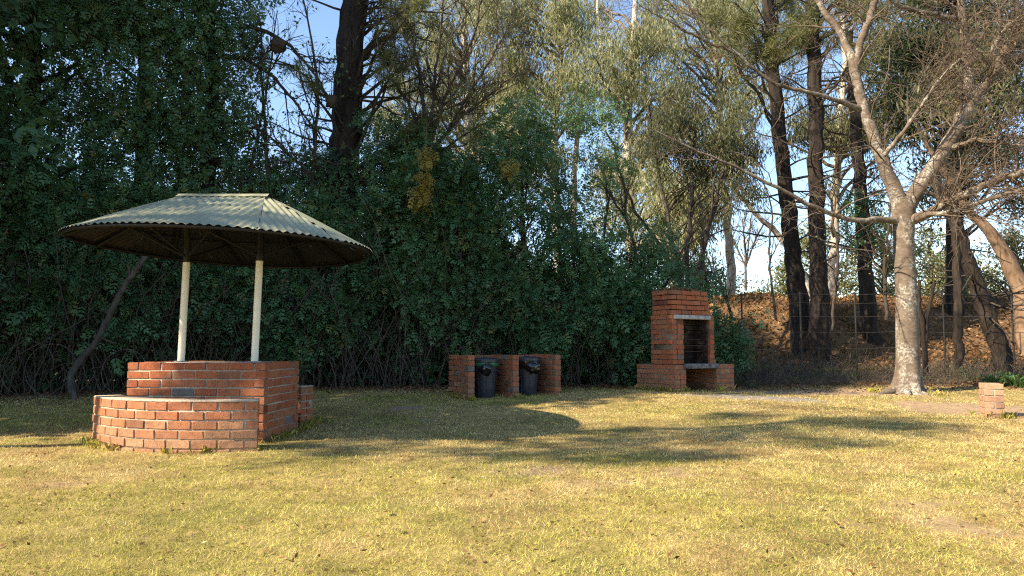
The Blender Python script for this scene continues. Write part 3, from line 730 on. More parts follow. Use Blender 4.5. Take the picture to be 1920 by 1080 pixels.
# ------------------------------------------------------------------ creeper and hedge
def clump_leaves(C, Rad, per, front=.65, droop=.35, L=(.16, .26), gap=None, pairs=3):
    """sprays on the outer shells of ellipsoid clumps; C (n,3), Rad (n,3)"""
    n = len(C); idx = np.repeat(np.arange(n), per); N = len(idx)
    d = rdir(N); d[:, 1] -= front * rng.random(N); d[:, 2] += .15; d = norm(d)
    rr = (1 - .38 * rng.random(N) ** 1.6)[:, None]
    B = C[idx] + d * Rad[idx] * rr
    if gap is not None:
        k = gap(B); B, d, idx = B[k], d[k], idx[k]; N = len(B)
    A = norm(d * .8 + rdir(N) * .55 + np.array([0, -.1, -droop]))
    V = spray(B, A, (L[0] + (L[1] - L[0]) * rng.random(N)) * (.7 + .6 * fnoise(B, 1.7)), tilt=.55, pairs=pairs)
    ct = rng.random(n)
    t = np.clip(.18 + .38 * ct[idx] + rng.normal(0, .17, N) + .55 * (fnoise(B, 1.1) - .5), 0, .93); t[rng.random(N) < .025] = 1.0
    return V, np.repeat(t, V.shape[1]) + rng.normal(0, .05, N * V.shape[1])
def face_y(x):      # front face of the creeper mass
    return np.interp(x, [-14, -8, -5.5, -3.6, 0, 2, 4.5], [9.6, 11.0, 12.2, 12.9, 13.1, 13.4, 13.8])
def creeper(name, label, x0, x1, top, n_cl, per, mat_, low=.35, thick=1.3, group='creeper thickets along the back of the lawn', stems=60, fillers=3500, zmin=.25, fpow=.9):
    xm = (x0 + x1) / 2; ym = float(face_y(xm)) + .8
    root = empty(name, (xm, ym, gzs(xm, ym)), label, 'hedge', group)
    x = x0 + (x1 - x0) * rng.random(n_cl * 3); zt = np.array([top(a) for a in x]) * (.78 + .42 * fnoise(np.stack([x, x * 0, x * 0], -1), 1.6)); u = rng.random(n_cl * 3)
    z = zmin + (zt - zmin) * (u ** .62)
    keep = np.where(z > 1.3, 1.0, low + (1 - low) * z / 1.3) > rng.random(n_cl * 3)
    x, z, zt = x[keep][:n_cl], z[keep][:n_cl], zt[keep][:n_cl]; n = len(x)
    rel = z / zt
    y = face_y(x) + .55 - .35 * np.sin(np.clip(rel, 0, 1) * 3.0) + thick * rng.random(n) ** 1.6 + 1.0 * np.clip(rel - .8, 0, 1)
    C = np.stack([x, y, z + gz(x, y)], -1); rad = np.stack([.30 + .28 * rng.random(n), .28 + .2 * rng.random(n), .20 + .22 * rng.random(n)], -1)
    V1, t1 = clump_leaves(C, rad, per, gap=lambda B: fnoise(B, 1.25) > .37 + .08 * rng.random(len(B)))
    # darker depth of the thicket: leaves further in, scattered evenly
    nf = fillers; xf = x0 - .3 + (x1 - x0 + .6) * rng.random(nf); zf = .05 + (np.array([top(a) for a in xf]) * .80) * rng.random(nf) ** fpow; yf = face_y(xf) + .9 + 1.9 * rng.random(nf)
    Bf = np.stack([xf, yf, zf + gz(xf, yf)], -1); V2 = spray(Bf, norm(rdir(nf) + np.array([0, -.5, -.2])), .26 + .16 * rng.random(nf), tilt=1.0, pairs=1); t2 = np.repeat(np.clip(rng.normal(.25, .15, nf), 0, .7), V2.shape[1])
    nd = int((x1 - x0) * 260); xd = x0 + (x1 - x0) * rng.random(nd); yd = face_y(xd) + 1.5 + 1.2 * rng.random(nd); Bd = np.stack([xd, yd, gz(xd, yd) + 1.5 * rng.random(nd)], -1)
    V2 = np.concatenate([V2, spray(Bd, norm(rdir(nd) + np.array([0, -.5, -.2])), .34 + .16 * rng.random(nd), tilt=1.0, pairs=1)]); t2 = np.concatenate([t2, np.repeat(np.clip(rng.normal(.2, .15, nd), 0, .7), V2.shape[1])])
    # loose shoots arching out of the top
    nh = int((x1 - x0) * 16); xh = x0 + (x1 - x0) * rng.random(nh); zh = np.array([top(a) for a in xh]) * (.72 + .25 * rng.random(nh)); yh = face_y(xh) + .3 + 1.2 * rng.random(nh); k = 7
    Ph = np.empty((nh, k, 3)); Ph[:, 0] = np.stack([xh, yh, zh + gz(xh, yh)], -1); d = norm(np.stack([rng.normal(0, .45, nh), rng.normal(-.25, .3, nh), np.ones(nh)], -1)); lh = .4 + .9 * rng.random(nh) ** 1.5
    for q in range(1, k): d = norm(d + rng.normal(size=(nh, 3)) * .1 + [0, -.04, -.13]); Ph[:, q] = Ph[:, q - 1] + d * (lh / (k - 1))[:, None]
    Bh = np.repeat(Ph[:, 1:].reshape(-1, 3), 3, 0); Bh = Bh + rng.normal(0, .05, Bh.shape); Vh = spray(Bh, norm(rdir(len(Bh)) + [0, -.2, -.1]), .13 + .10 * rng.random(len(Bh))); th_ = np.repeat(np.clip(rng.normal(.45, .2, len(Bh)), 0, .97), Vh.shape[1])
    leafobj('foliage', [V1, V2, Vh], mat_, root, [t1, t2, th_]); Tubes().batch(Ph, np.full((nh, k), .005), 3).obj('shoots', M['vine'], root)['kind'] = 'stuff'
    # stems: upright and looping
    ns = stems; xs = x0 + (x1 - x0) * rng.random(ns); ys = face_y(xs) + .15 + .9 * rng.random(ns); k = 9
    P = np.empty((ns, k, 3)); P[:, 0] = np.stack([xs, ys, gz(xs, ys) - .03], -1); hh = np.array([top(a) for a in xs]) * (.5 + .45 * rng.random(ns)); d = np.stack([rng.normal(0, .25, ns), rng.normal(-.02, .1, ns), np.ones(ns)], -1)
    for q in range(1, k):
        d = norm(d + rng.normal(size=(ns, 3)) * np.array([.22, .12, .05])); P[:, q] = P[:, q - 1] + d * (hh / (k - 1))[:, None]
    tb_ = Tubes().batch(P, (.006 + .013 * rng.random(ns) ** 2)[:, None] * np.linspace(1, .5, k)[None], 4)
    nl = ns * 2; xs = x0 + (x1 - x0) * rng.random(nl); zz = .5 + np.array([top(a) for a in xs]) * .7 * rng.random(nl); ys = face_y(xs) + .05 + .5 * rng.random(nl)
    P = np.empty((nl, 7, 3)); P[:, 0] = np.stack([xs, ys, zz], -1); d = norm(np.stack([rng.normal(0, .6, nl), rng.normal(-.15, .2, nl), rng.normal(.2, .5, nl)], -1)); ll = .4 + .9 * rng.random(nl)
    for q in range(1, 7):
        d = norm(d + np.array([0, -.02, -.22]) + rng.normal(size=(nl, 3)) * .12); P[:, q] = P[:, q - 1] + d * (ll / 6)[:, None]
    P[..., 2] = np.maximum(P[..., 2], gz(P[..., 0], P[..., 1]) + .02)
    tb_.batch(P, (.0028 + .003 * rng.random(nl))[:, None] * np.linspace(1, .5, 7)[None], 3)
    tb_.obj('stems', M['vine'], root)['kind'] = 'stuff'
    return root
tp = lambda xs, zs: (lambda a: float(np.interp(a, xs, zs)))
creeper('creeper_hedge', 'dark creeper hedge behind the shelter, leaves above bare tangled stems', -9.6, -3.9, tp([-9.6, -7, -5, -3.9], [3.3, 3.2, 2.9, 2.7]), 200, 88, M['hedge'], low=.05, stems=260, fillers=4200, fpow=.5)
creeper('creeper_hedge', 'tall green creeper mound between the shelter roof and the yellow leaves', -4.1, -1.5, tp([-4.1, -3.2, -2.4, -1.5], [2.9, 3.4, 4.1, 4.4]), 150, 84, M['hedge'], low=.25, stems=110, fillers=3600, fpow=.6)
creeper('creeper_hedge', 'green creeper mound towering behind the bin enclosure', -1.8, .5, tp([-1.8, -1.0, -.2, .5], [4.6, 4.5, 3.5, 2.4]), 125, 84, M['hedge'], low=.6, stems=50, fillers=3800)
creeper('creeper_hedge', 'lower creeper hedge between the bins and the barbecue', .3, 3.0, tp([.3, 1.0, 2.0, 3.0], [2.5, 2.1, 2.0, 1.85]), 105, 84, M['hedge'], low=.7, stems=60, fillers=2600)
creeper('creeper_hedge', 'leafy green bush against the far side of the barbecue', 3.8, 4.35, tp([3.8, 4.1, 4.35], [1.1, 1.15, .8]), 18, 90, M['hedge'], low=.9, thick=.8, stems=20, fillers=700)

# yellowing strands hanging in the green mound
def strand(px, py, D, h, w, n, label):
    c = pix(px, py, D); B = np.stack([c[0] + rng.normal(0, w, n) * (.5 + .5 * rng.random(n)), c[1] + rng.normal(0, .08, n), c[2] - h * rng.random(n)], -1)
    B[:, 0] += (c[2] - B[:, 2]) * -.10
    root = empty('yellowing_creeper', tuple(c), label, 'creeper', 'yellowing creeper strands')
    V = spray(B, norm(rdir(n) * .7 + np.array([0, -.2, -.9])), .13 + .08 * rng.random(n)); leafobj('leaves', [V], M['yellow'], root, [np.repeat(rng.random(n), V.shape[1])])
    P = np.stack([np.linspace(c[0], c[0] - h * .1, 6), np.full(6, c[1] + .03), np.linspace(c[2] + .5, c[2] - h, 6)], -1); Tubes().batch(P, np.full(6, .006), 4).obj('stem', M['vine'], root)
strand(795, 320, 12.7, .62, .10, 150, 'yellow autumn leaves hanging in the green creeper mound')
strand(800, 272, 12.75, .30, .10, 50, 'small upper tuft of yellow leaves in the creeper mound')
strand(958, 295, 13.0, .25, .09, 45, 'small yellow tuft at the far top of the creeper mound')

# tall trees smothered in creeper on the left, in view and beyond the frame (these throw the shade on the hedge)
def ivy_tree(x, y, h, r, label, n_cl, per, z0=1.8, leaf=(.17, .28), pairs=3, group='trees smothered in creeper', matn='ivy', gapk=.22):
    zg = gzs(x, y); root = empty('creeper_covered_tree', (x, y, zg), label, 'tree', group)
    P, rr = limb([(x, y, zg - .1), (x + .1, y + .05, zg + h * .4), (x - .1, y, zg + h * .95)], [.20, .15, .05], 12, .03); tb_ = Tubes().batch(P, rr, 9)
    Pb, rb = grow(P[None], rr[None], 26, (.8 * r, 1.25 * r), (R(50), R(95)), 6, .4, (0, 0, .12), .15, .2, .98); tb_.batch(Pb, rb, 5)
    tb_.obj('trunk', M['pbark'], root)
    t = rng.random(n_cl); z = zg + z0 + (h - z0) * t; prof = r * (1 - .45 * np.clip((t - .6) / .4, 0, 1) ** 1.5) * (.75 + .25 * np.minimum(1, t / .15))
    th = rng.random(n_cl) * 2 * np.pi; q = prof * (.55 + .5 * rng.random(n_cl))
    C = np.stack([x + q * np.cos(th), y + q * np.sin(th) * .85, z], -1)
    rad = np.stack([.34 + .3 * rng.random(n_cl), .34 + .3 * rng.random(n_cl), .36 + .4 * rng.random(n_cl)], -1) * (leaf[1] / .28) ** .6
    V, tt = clump_leaves(C, rad, per, front=.45, droop=.7, L=leaf, gap=lambda B: fnoise(B, .9) > gapk, pairs=pairs)
    ls = [V]; tl = [tt]
    ns = int(n_cl * 1.2); th = rng.random(ns) * 2 * np.pi - np.pi; q = r * (.85 + .25 * rng.random(ns)); zz = zg + z0 + (h - z0) * rng.random(ns)
    S0 = np.stack([x + q * np.cos(th), y + q * np.sin(th) * .85, zz], -1); k = 6; ln = .5 + 1.1 * rng.random(ns)       # hanging strands
    Ps = S0[:, None] + np.stack([np.cumsum(rng.normal(0, .035, (ns, k)), 1), np.cumsum(rng.normal(0, .03, (ns, k)), 1), -np.linspace(0, 1, k)[None] * ln[:, None]], -1)
    Tubes().batch(Ps, np.full((ns, k), .004), 3).obj('hanging_stems', M['vine'], root)['kind'] = 'stuff'
    m = 9; ii = rng.integers(0, k - 1, (ns, m)); B = Ps[np.arange(ns)[:, None], ii] + rng.normal(0, .05, (ns, m, 3)); B = B.reshape(-1, 3)
    V = spray(B, norm(rdir(len(B)) * .8 + np.array([0, -.2, -.7])), .14 + .1 * rng.random(len(B))); ls.append(V); tl.append(np.repeat(np.clip(rng.normal(.45, .2, len(B)), 0, .98), V.shape[1]))
    leafobj('crown', ls, M[matn], root, tl)
    return root
ivy_tree(-8.9, 12.7, 11.5, 1.6, 'tall tree wholly smothered in dark creeper at the lawn edge, leftmost in view', 150, 95)
ivy_tree(-7.25, 13.4, 12.0, 1.25, 'tall creeper smothered tree rising above the left slope of the shelter roof', 140, 95)
ivy_tree(-6.05, 13.7, 11.5, .85, 'narrow creeper smothered tree beside the gap of sky left of the dark trunk', 105, 95)
for (x, y, h, r, lab) in ((-10.4, 7.7, 15.0, 2.2, 'creeper covered tree beyond the left edge, nearest the lawn'), (-12.8, 10.4, 14.5, 2.6, 'widest creeper covered tree beyond the left edge'), (-14.4, 6.3, 15.5, 2.3, 'tallest creeper covered tree beyond the left edge'), (-10.8, 11.7, 13.0, 2.2, 'creeper covered tree at the corner of the hedge beyond the left edge')):
    ivy_tree(x, y, h, r, lab, 120, 52, z0=1.0, leaf=(.34, .52), group='creeper covered trees out of view', gapk=.33, pairs=1)

# ------------------------------------------------------------------ generic leafy crowns
TALL = (-10.1, 4.9)
def crown_leaves(C, rad, n_each, kind, L, W, sag=.9):
    n = len(C); idx = np.repeat(np.arange(n), n_each); N = len(idx)
    d = rdir(N); B = C[idx] + d * (rad[idx][:, None] if rad.ndim == 1 else rad[idx]) * (rng.random(N) ** .45)[:, None]
    if kind == 'droop': A = norm(rdir(N) * .55 + np.array([0, 0, -sag]))
    elif kind == 'up': A = norm(rdir(N) * .7 + d * .5 + np.array([0, 0, .5]))
    else: A = norm(rdir(N) + d * .3)
    t = np.clip(.45 + .25 * (rng.random(n)[idx] - .5) * 2 + rng.normal(0, .17, N), 0, 1)
    return kites(B, A, L * (.6 + .8 * rng.random(N)), W * (.7 + .6 * rng.random(N)), tilt=1.2), t
def link_branches(tb_, trunk, rr, C, r0=.05, k=7, sides=5, up=.25):
    """a branch from the trunk to each clump centre"""
    n = len(C); hz = trunk[:, 2]
    zt = C[:, 2] - np.linalg.norm(C[:, :2] - np.interp(C[:, 2], hz, trunk[:, 0])[:, None] * [1, 0] - np.interp(C[:, 2], hz, trunk[:, 1])[:, None] * [0, 1], axis=1) * (.45 + .5 * rng.random(n))
    zt = np.clip(zt, hz[0] + (hz[-1] - hz[0]) * .18, hz[-1])
    S = np.stack([np.interp(zt, hz, trunk[:, i]) for i in range(3)], -1); rs = np.minimum(np.interp(zt, hz, rr) * .55, r0)
    t = np.linspace(0, 1, k)[None, :, None]; P = S[:, None] * (1 - t) + C[:, None] * t
    P[:, :, 2] += np.sin(t[..., 0] * np.pi) * up * np.linalg.norm(C - S, axis=1)[:, None] * .4
    P[:, 1:-1] += rng.normal(size=(n, k - 2, 3)) * .06 * np.linalg.norm(C - S, axis=1)[:, None, None] * .5
    tb_.batch(P, rs[:, None] * np.linspace(1, .25, k)[None], sides); return P, rs[:, None] * np.linspace(1, .25, k)[None]
def px_clumps(boxes, D, dd, n, keep=None):
    """clump centres spread through picture regions at a depth range: boxes = (x0,y0,x1,y1,weight)"""
    w = np.array([b[4] * (b[2] - b[0]) * (b[3] - b[1]) for b in boxes], float); w /= w.sum(); out = []
    while len(out) < n:
        b = boxes[rng.choice(len(boxes), p=w)]; p = pix(b[0] + (b[2] - b[0]) * rng.random(), b[1] + (b[3] - b[1]) * rng.random(), D + dd * (rng.random() - .5) * 2)
        if fnoise(p[None], .55)[0] > (keep or 0): out.append(p)
    return np.array(out)
def base_of(px, D): x = (px - 960) / FPX * D; return np.array([x, D, gzs(x, D) - .15])

# ---- gum trees behind the hedge
def gum(label, trunk_px, D, W, boxes, n, ne, rad, barkm='gum', leafm='euc', L=.21, Wd=.036, dd=2.2, keep=.40, group='gum trees behind the hedge', extra=None):
    b = base_of(trunk_px[-1][0], D); top = [pix(p[0], p[1], D) for p in trunk_px]
    root = empty('gum_tree', tuple(b), label, 'tree', group)
    pts = np.array([b] + top[::-1]); P, rr = limb(pts, np.array([W * 1.25] + list(np.linspace(W, W * (.12 if trunk_px[0][1] > 100 else .4), len(top)))) / 2, 26, .03)
    tb_ = Tubes().batch(P, rr, 10); 
    for e in (extra or []):
        Pe, re = limb([pix(q[0], q[1], D + q[2]) for q in e], np.array([q[3] for q in e]) / 2, 14, .02); tb_.batch(Pe, re, 8)
    C = px_clumps(boxes, D, dd, n, keep)
    tb_.obj('trunk', M[barkm], root)
    br = Tubes(); Pb, rb = link_branches(br, P, rr, C, W * .22); Pg, rg = grow(Pb, rb, 3, (.5, 1.3), (R(20), R(60)), 5, .6, (0, 0, -.12), .15, .4); br.batch(Pg, rg, 3)
    br.obj('branches', M['gtwig'], root)['kind'] = 'stuff'
    V, t = crown_leaves(C, rad * (.6 + .8 * rng.random(len(C))), ne, 'droop', L, Wd)
    B2 = Pg[:, 2:].reshape(-1, 3); B2 = np.repeat(B2, 6, 0) + rng.normal(0, .12, (len(B2) * 6, 3)); V2 = kites(B2, norm(rdir(len(B2)) * .5 + [0, 0, -.9]), L * (.6 + .7 * rng.random(len(B2))), Wd)
    leafobj('crown', [V, V2], M[leafm], root, [t, np.clip(rng.normal(.5, .2, len(B2)), 0, 1)])
gum('white trunked gum tree rising straight behind the hedge, left of the barbecue', [(1196, -60), (1188, 60), (1176, 200), (1178, 330), (1186, 470)], 25, .40,
    [(1100, 0, 1260, 170, 1.5), (1100, 170, 1300, 420, .7), (1210, 400, 1330, 520, .4)], 56, 338, .85, extra=[[(1178, 190, 0, .26), (1140, 130, .2, .18), (1122, 60, .3, .12), (1118, -40, .3, .10)]])
gum('pale gum tree with forked thin trunks behind the middle of the hedge', [(1062, -40), (1052, 100), (1040, 230), (1042, 330), (1046, 480)], 27, .34,
    [(900, -20, 1100, 190, 1.3), (960, 170, 1080, 330, .6)], 67, 351, .85, extra=[[(1042, 330, 0, .24), (1018, 270, .2, .16), (985, 180, .3, .10)], [(1078, 480, 1, .30), (1074, 380, 1, .28), (1082, 260, 1, .2), (1095, 150, 1, .12)]])
gum('gum tree with yellow green crown showing above the creeper mound', [(880, -60), (872, 60), (876, 200), (880, 400)], 29, .45,
    [(780, -20, 990, 180, 1.2), (700, 120, 830, 330, .7), (820, 160, 970, 300, .9)], 72, 338, .95)
gum('multi stemmed gum sapling behind the barbecue chimney', [(1225, 330), (1245, 420), (1262, 520)], 22, .16,
    [(1215, 320, 1340, 480, 1)], 32, 286, .6, extra=[[(1262, 520, 0, .12), (1290, 430, .3, .10), (1305, 330, .5, .06)], [(1262, 530, .2, .10), (1280, 450, -.3, .08), (1335, 360, -.4, .05)], [(1258, 540, 0, .1), (1235, 450, .3, .08), (1205, 380, .3, .05)]])
gum('gum tree crown filling the sky above the barbecue', [(1330, -60), (1340, 80), (1352, 260), (1372, 520)], 27, .34,
    [(1210, -20, 1420, 230, .9), (1400, 0, 1520, 210, .5)], 59, 299, .85, keep=.42)
gum('sparse gum tree behind the dark pine trunks', [(1580, -60), (1585, 120), (1570, 300), (1560, 540)], 26, .34,
    [(1470, -20, 1720, 260, .9), (1540, 200, 1700, 360, .5)], 57, 286, .85, leafm='olive', keep=.45)
gum('leaning white gum branch beyond the left dark pine trunk', [(1300, 180), (1345, 300), (1390, 375), (1440, 420), (1478, 458), (1515, 540)], 22, .26,
    [(1290, 180, 1370, 300, .6)], 6, 156, .6)
gum('orange barked gum trunk leaning in from the right edge', [(1700, 200), (1770, 330), (1825, 405), (1862, 440), (1892, 492), (1925, 560)], 18, .46,
    [(1700, 60, 1900, 250, .5)], 14, 90, .7, barkm='gumo', leafm='olive', group='gum trees at the right')

# a tall thin gum out of view on the left: its sparse crown streaks the lawn with shade
def side_gum():
    x, y = TALL; zg = gzs(x, y); root = empty('gum_tree', (x, y, zg), 'tall sparse gum tree beyond the left edge in front of the creeper trees', 'tree', 'gum trees out of view')
    P, rr = limb([(x, y, zg - .1), (x - .1, y - .6, 5), (x + .1, y - 2.4, 10), (x + .2, y - 3.0, 14)], [.13, .10, .06, .03], 20, .03); tb_ = Tubes().batch(P, rr, 9)
    n = 52; th = rng.random(n) * 6.28; q = 1.6 * np.sqrt(rng.random(n)); C = np.stack([x - .4 + q * np.cos(th), y - 3.0 + q * np.sin(th) * .8, 7.6 + 5.2 * rng.random(n)], -1); C[:9] = np.stack([x + .3 + rng.normal(0, .3, 9), 4.4 + rng.normal(0, .22, 9), 6.8 + .7 * rng.random(9)], -1); link_branches(tb_, P, rr, C, .05); tb_.obj('trunk', M['gum'], root)
    V, t = crown_leaves(C, .5 * (.6 + .8 * rng.random(n)), 90, 'droop', .24, .05); leafobj('crown', [V], M['euc'], root, [t])
side_gum()

# ---- dark drooping olive tree
def weeping():
    D = 17.0; b = base_of(1290, D); root = empty('weeping_tree', tuple(b), 'dark olive weeping tree above the barbecue with thin upright stems', 'tree')
    tb_ = Tubes(); stems = []
    for pts in ([(1284, 560), (1262, 450), (1235, 330), (1215, 190)], [(1286, 560), (1290, 420), (1300, 290), (1310, 200)], [(1290, 570), (1330, 430), (1352, 330), (1366, 250)], [(1282, 560), (1250, 480), (1190, 400), (1160, 330)]):
        P, rr = limb([b] + [pix(p[0], p[1], D + rng.normal(0, .3)) for p in pts], [.07, .06, .05, .035, .02], 18, .03); tb_.batch(P, rr, 6); stems.append((P, rr))
    C = px_clumps([(1230, 190, 1405, 340, 1.4), (1190, 160, 1310, 290, .9), (1320, 280, 1415, 385, .9)], D, 1.0, 74, .25)
    for i, c in enumerate(C):
        P, rr = stems[i % 3]; link_branches(tb_, P, rr, c[None], .02)
    Pg, rg = grow(np.array([s[0] for s in stems]), np.array([s[1] for s in stems]), 18, (.5, 1.4), (R(25), R(70)), 6, .4, (0, 0, .05), .2, .3); tb_.batch(Pg, rg, 3)
    tb_.obj('trunk', M['dtwig'], root)
    V, t = crown_leaves(C, .44 * (.6 + .8 * rng.random(len(C))), 260, 'droop', .12, .024); leafobj('crown', [V], M['olive'], root, [t])
weeping()

# ---- pines
def needles(C, n_each, L, rad=.05):
    n = len(C); idx = np.repeat(np.arange(n), n_each); d = norm(rdir(len(idx)) + np.array([0, 0, .15])); B = C[idx] + d * rad * .3
    return kites(B, d, L * (.7 + .5 * rng.random(len(idx))), .012, tilt=2), np.clip(rng.random(n)[idx] * .6 + rng.normal(.2, .12, len(idx)), 0, 1)
def pine(label, pts, D, boxes, n, dead=20, group='dark barked pines', ivy=None, tuft=28, L=.24):
    px0 = pts[-1]; b = base_of(px0[0] + (px0[0] - pts[-2][0]) * .2, D)
    root = empty('pine_tree', tuple(b), label, 'tree', group)
    P, rr = limb([b] + [pix(p[0], p[1], D) for p in pts[::-1]], np.array([wpx(pts[-1][2] * 1.25, D)] + [wpx(p[2], D) for p in pts[::-1]]) / 2, 34, .02)
    V = Tubes().batch(P, rr, 22); 
    v = V.V[0]; c = np.repeat(P, 22, 0); d = v - c; th = np.arctan2(d[:, 1], d[:, 0])
    q = np.stack([np.cos(th) * 3.2, np.sin(th) * 3.2, v[:, 2] * .9], -1); V.V[0] = c + d * (1 + .22 * (np.abs(vnoise(q + 30, 2.0) - .5) * 2 - .4))[:, None]        # ridged bark
    V.obj('trunk', M['pbark'], root)
    br = Tubes(); Pd, rd = grow(P[None], rr[None], dead, (.8, 2.4), (R(60), R(100)), 8, .16, (0, 0, -.03), .13, .25, .98, rmax=.03); br.batch(Pd, rd, 4)
    P2, r2 = grow(Pd, rd, 4, (.3, .9), (R(30), R(70)), 5, .5, (0, 0, 0), .2, .2); br.batch(P2, r2, 3)
    if boxes:
        C = px_clumps(boxes, D, 1.8, n, .25); Pb, rb = link_branches(br, P, rr, C, .045); P3, r3 = grow(Pb, rb, 6, (.3, .8), (R(20), R(60)), 4, .5, (0, 0, .15), .2, .45); br.batch(P3, r3, 3)
        T = np.concatenate([C, P3[:, -1], P3[:, 2]]); Vn, t = needles(T, tuft, L); leafobj('crown', [Vn], M['pine'], root, [t])
    br.obj('branches', M['dtwig'], root)
    if ivy:
        zz = ivy[0] + (ivy[1] - ivy[0]) * rng.random(ivy[2]) ** .8; th = rng.random(ivy[2]) * 2 * np.pi; rI = np.interp(zz, P[:, 2], rr) + .05 + .25 * rng.random(ivy[2])
        Bi = np.stack([np.interp(zz, P[:, 2], P[:, 0]) + rI * np.cos(th), np.interp(zz, P[:, 2], P[:, 1]) + rI * np.sin(th), zz], -1)
        Vi = spray(Bi, norm(np.stack([np.cos(th), np.sin(th), -.8 + 0 * th], -1) + rdir(len(th)) * .5), .14 + .12 * rng.random(len(th))); leafobj('ivy', [Vi], M['ivy'], root, [np.repeat(np.clip(rng.normal(.35, .2, len(th)), 0, .95), Vi.shape[1])])
pine('massive dark trunk rising behind the shelter roof with creeper round its foot', [(668, -60, 50), (655, 140, 52), (645, 290, 58), (638, 400, 62)], 14.4, [(470, 40, 600, 160, .35), (720, 0, 860, 160, 1.2), (820, 180, 960, 260, .5)], 28, 26, ivy=(2.2, 5.0, 1300), tuft=34, L=.2)
pine('dark pine trunk leaning gently to the left, left of the three beyond the fence', [(1436, -60, 22), (1450, 140, 25), (1467, 300, 27), (1482, 450, 30), (1502, 600, 36)], 18.2, [(1330, 0, 1520, 110, 1), (1400, 90, 1500, 170, .6)], 30, 26)
pine('straight thick dark pine trunk in the middle of the three beyond the fence', [(1521, -60, 25), (1527, 150, 27), (1531, 400, 29), (1538, 640, 36)], 17.6, [(1500, 0, 1640, 120, .5)], 14, 26)
pine('thinner dark pine trunk with hanging creeper, right of the three beyond the fence', [(1592, 60, 16), (1601, 200, 20), (1612, 330, 23), (1618, 450, 25), (1632, 640, 31)], 18.8, None, 0, 30, ivy=(3.6, 5.2, 500))
pine('dark trunk leaning hard to the left behind the bare tree', [(1752, 330, 16), (1790, 410, 22), (1818, 495, 25), (1846, 575, 29), (1876, 655, 33)], 16.2, None, 0, 14)
pine('slim straight grey brown trunk beside the leaning dark trunk', [(1788, 330, 12), (1792, 450, 14), (1796, 580, 15), (1798, 690, 17)], 15.2, None, 0, 8)

# ---- cypress behind the bare tree
def cypress():
    D = 20.5; b = base_of(1790, D); root = empty('cypress_tree', tuple(b), 'dense dark evergreen filling the top right behind the bare branches', 'tree')
    P, rr = limb([b, pix(1790, 300, D), pix(1785, -120, D)], [.26, .2, .08], 14, .03); tb_ = Tubes().batch(P, rr, 9)
    C = px_clumps([(1690, -60, 1920, 120, 1.2), (1650, 60, 1930, 260, 1.2), (1700, 240, 1930, 400, .9)], D, 1.6, 150, .28); link_branches(tb_, P, rr, C, .05); tb_.obj('trunk', M['pbark'], root)
    V, t = crown_leaves(C, .62 * (.6 + .7 * rng.random(len(C))), 260, 'up', .17, .05); leafobj('crown', [V], M['cypress'], root, [t])
cypress()

# ---- fan of fine dark twigs behind the mound, and the arching leafless tree in the sky gap
def twiggy(name, label, D, stems, kids, group=None, m='dtwig', leaf=None):
    b = base_of(stems[0][0][0], D); root = empty(name, tuple(b), label, 'tree', group); tb_ = Tubes(); PP = []
    for st in stems:
        P, rr = limb([pix(q[0], q[1], D + (q[3] if len(q) > 3 else 0)) for q in st], [wpx(q[2], D) / 2 for q in st], 20, .012); tb_.batch(P, rr, 6); PP.append((P, rr))
    P0 = np.array([p[0] for p in PP]); R0 = np.array([p[1] for p in PP])
    P1, r1 = grow(P0, R0, kids[0], (.5, 1.5), (R(20), R(60)), 7, .5, (0, -.02, .12), .14, .2); tb_.batch(P1, r1, 4)
    P2, r2 = grow(P1, r1, kids[1], (.25, .7), (R(20), R(60)), 5, .6, (0, 0, .08), .18, .2); r2 = np.maximum(r2, .0022); tb_.batch(P2, r2, 3)
    tb_.obj('branches', M[m], root)
    if leaf:
        B = P2[:, 1:].reshape(-1, 3); B = B[rng.random(len(B)) < leaf[0]]; B = np.repeat(B, leaf[1], 0) + rng.normal(0, .06, (len(B) * leaf[1], 3))
        leafobj('crown', [kites(B, norm(rdir(len(B)) + [0, 0, -.5]), leaf[3] * (.6 + .8 * rng.random(len(B))), leaf[4])], M[leaf[2]], root, [np.clip(rng.normal(.45, .22, len(B)), 0, 1)])
    return root
gb = base_of(790, 13.9); yb_ = 560
twiggy('leafless_tree', 'leafless tree of fine upswept twigs above the creeper mound', 14.2,
    [[(802, 560, 12), (800, 400, 11), (804, 260, 10), (790, 150, 7), (760, 20, 4), (740, -60, 2)], [(804, 280, 9), (830, 190, 7), (880, 90, 5), (915, -40, 3)], [(803, 290, 8), (850, 230, 6), (930, 170, 4), (985, 120, 2)], [(802, 280, 8), (770, 200, 6), (715, 120, 4), (700, 0, 2)], [(804, 270, 8), (815, 150, 6), (830, 30, 4), (838, -60, 2)], [(803, 300, 7), (860, 210, 5), (950, 60, 3), (980, -40, 2)]], (22, 8), leaf=(.16, 4, 'dneedle', .17, .014))
twiggy('leafless_tree', 'bare arching branches across the sky gap left of the dark trunk', 13.9,
    [[(520, 560, 11), (515, 400, 10), (500, 300, 8), (490, 150, 5), (488, 40, 3)], [(400, 60, 10), (440, 48, 9), (500, 55, 8), (545, 85, 7), (600, 150, 4), (640, 230, 2)], [(400, 105, 9), (450, 105, 8), (510, 140, 7), (560, 200, 5), (600, 260, 3)], [(560, 560, 9), (590, 300, 7), (600, 150, 6), (580, 60, 4), (560, -40, 3)], [(470, 560, 9), (465, 330, 7), (500, 180, 4), (520, 20, 2)], [(590, 330, 8), (540, 290, 6), (500, 250, 4), (440, 230, 2)]], (12, 7), leaf=(.12, 4, 'ivy', .09, .045))
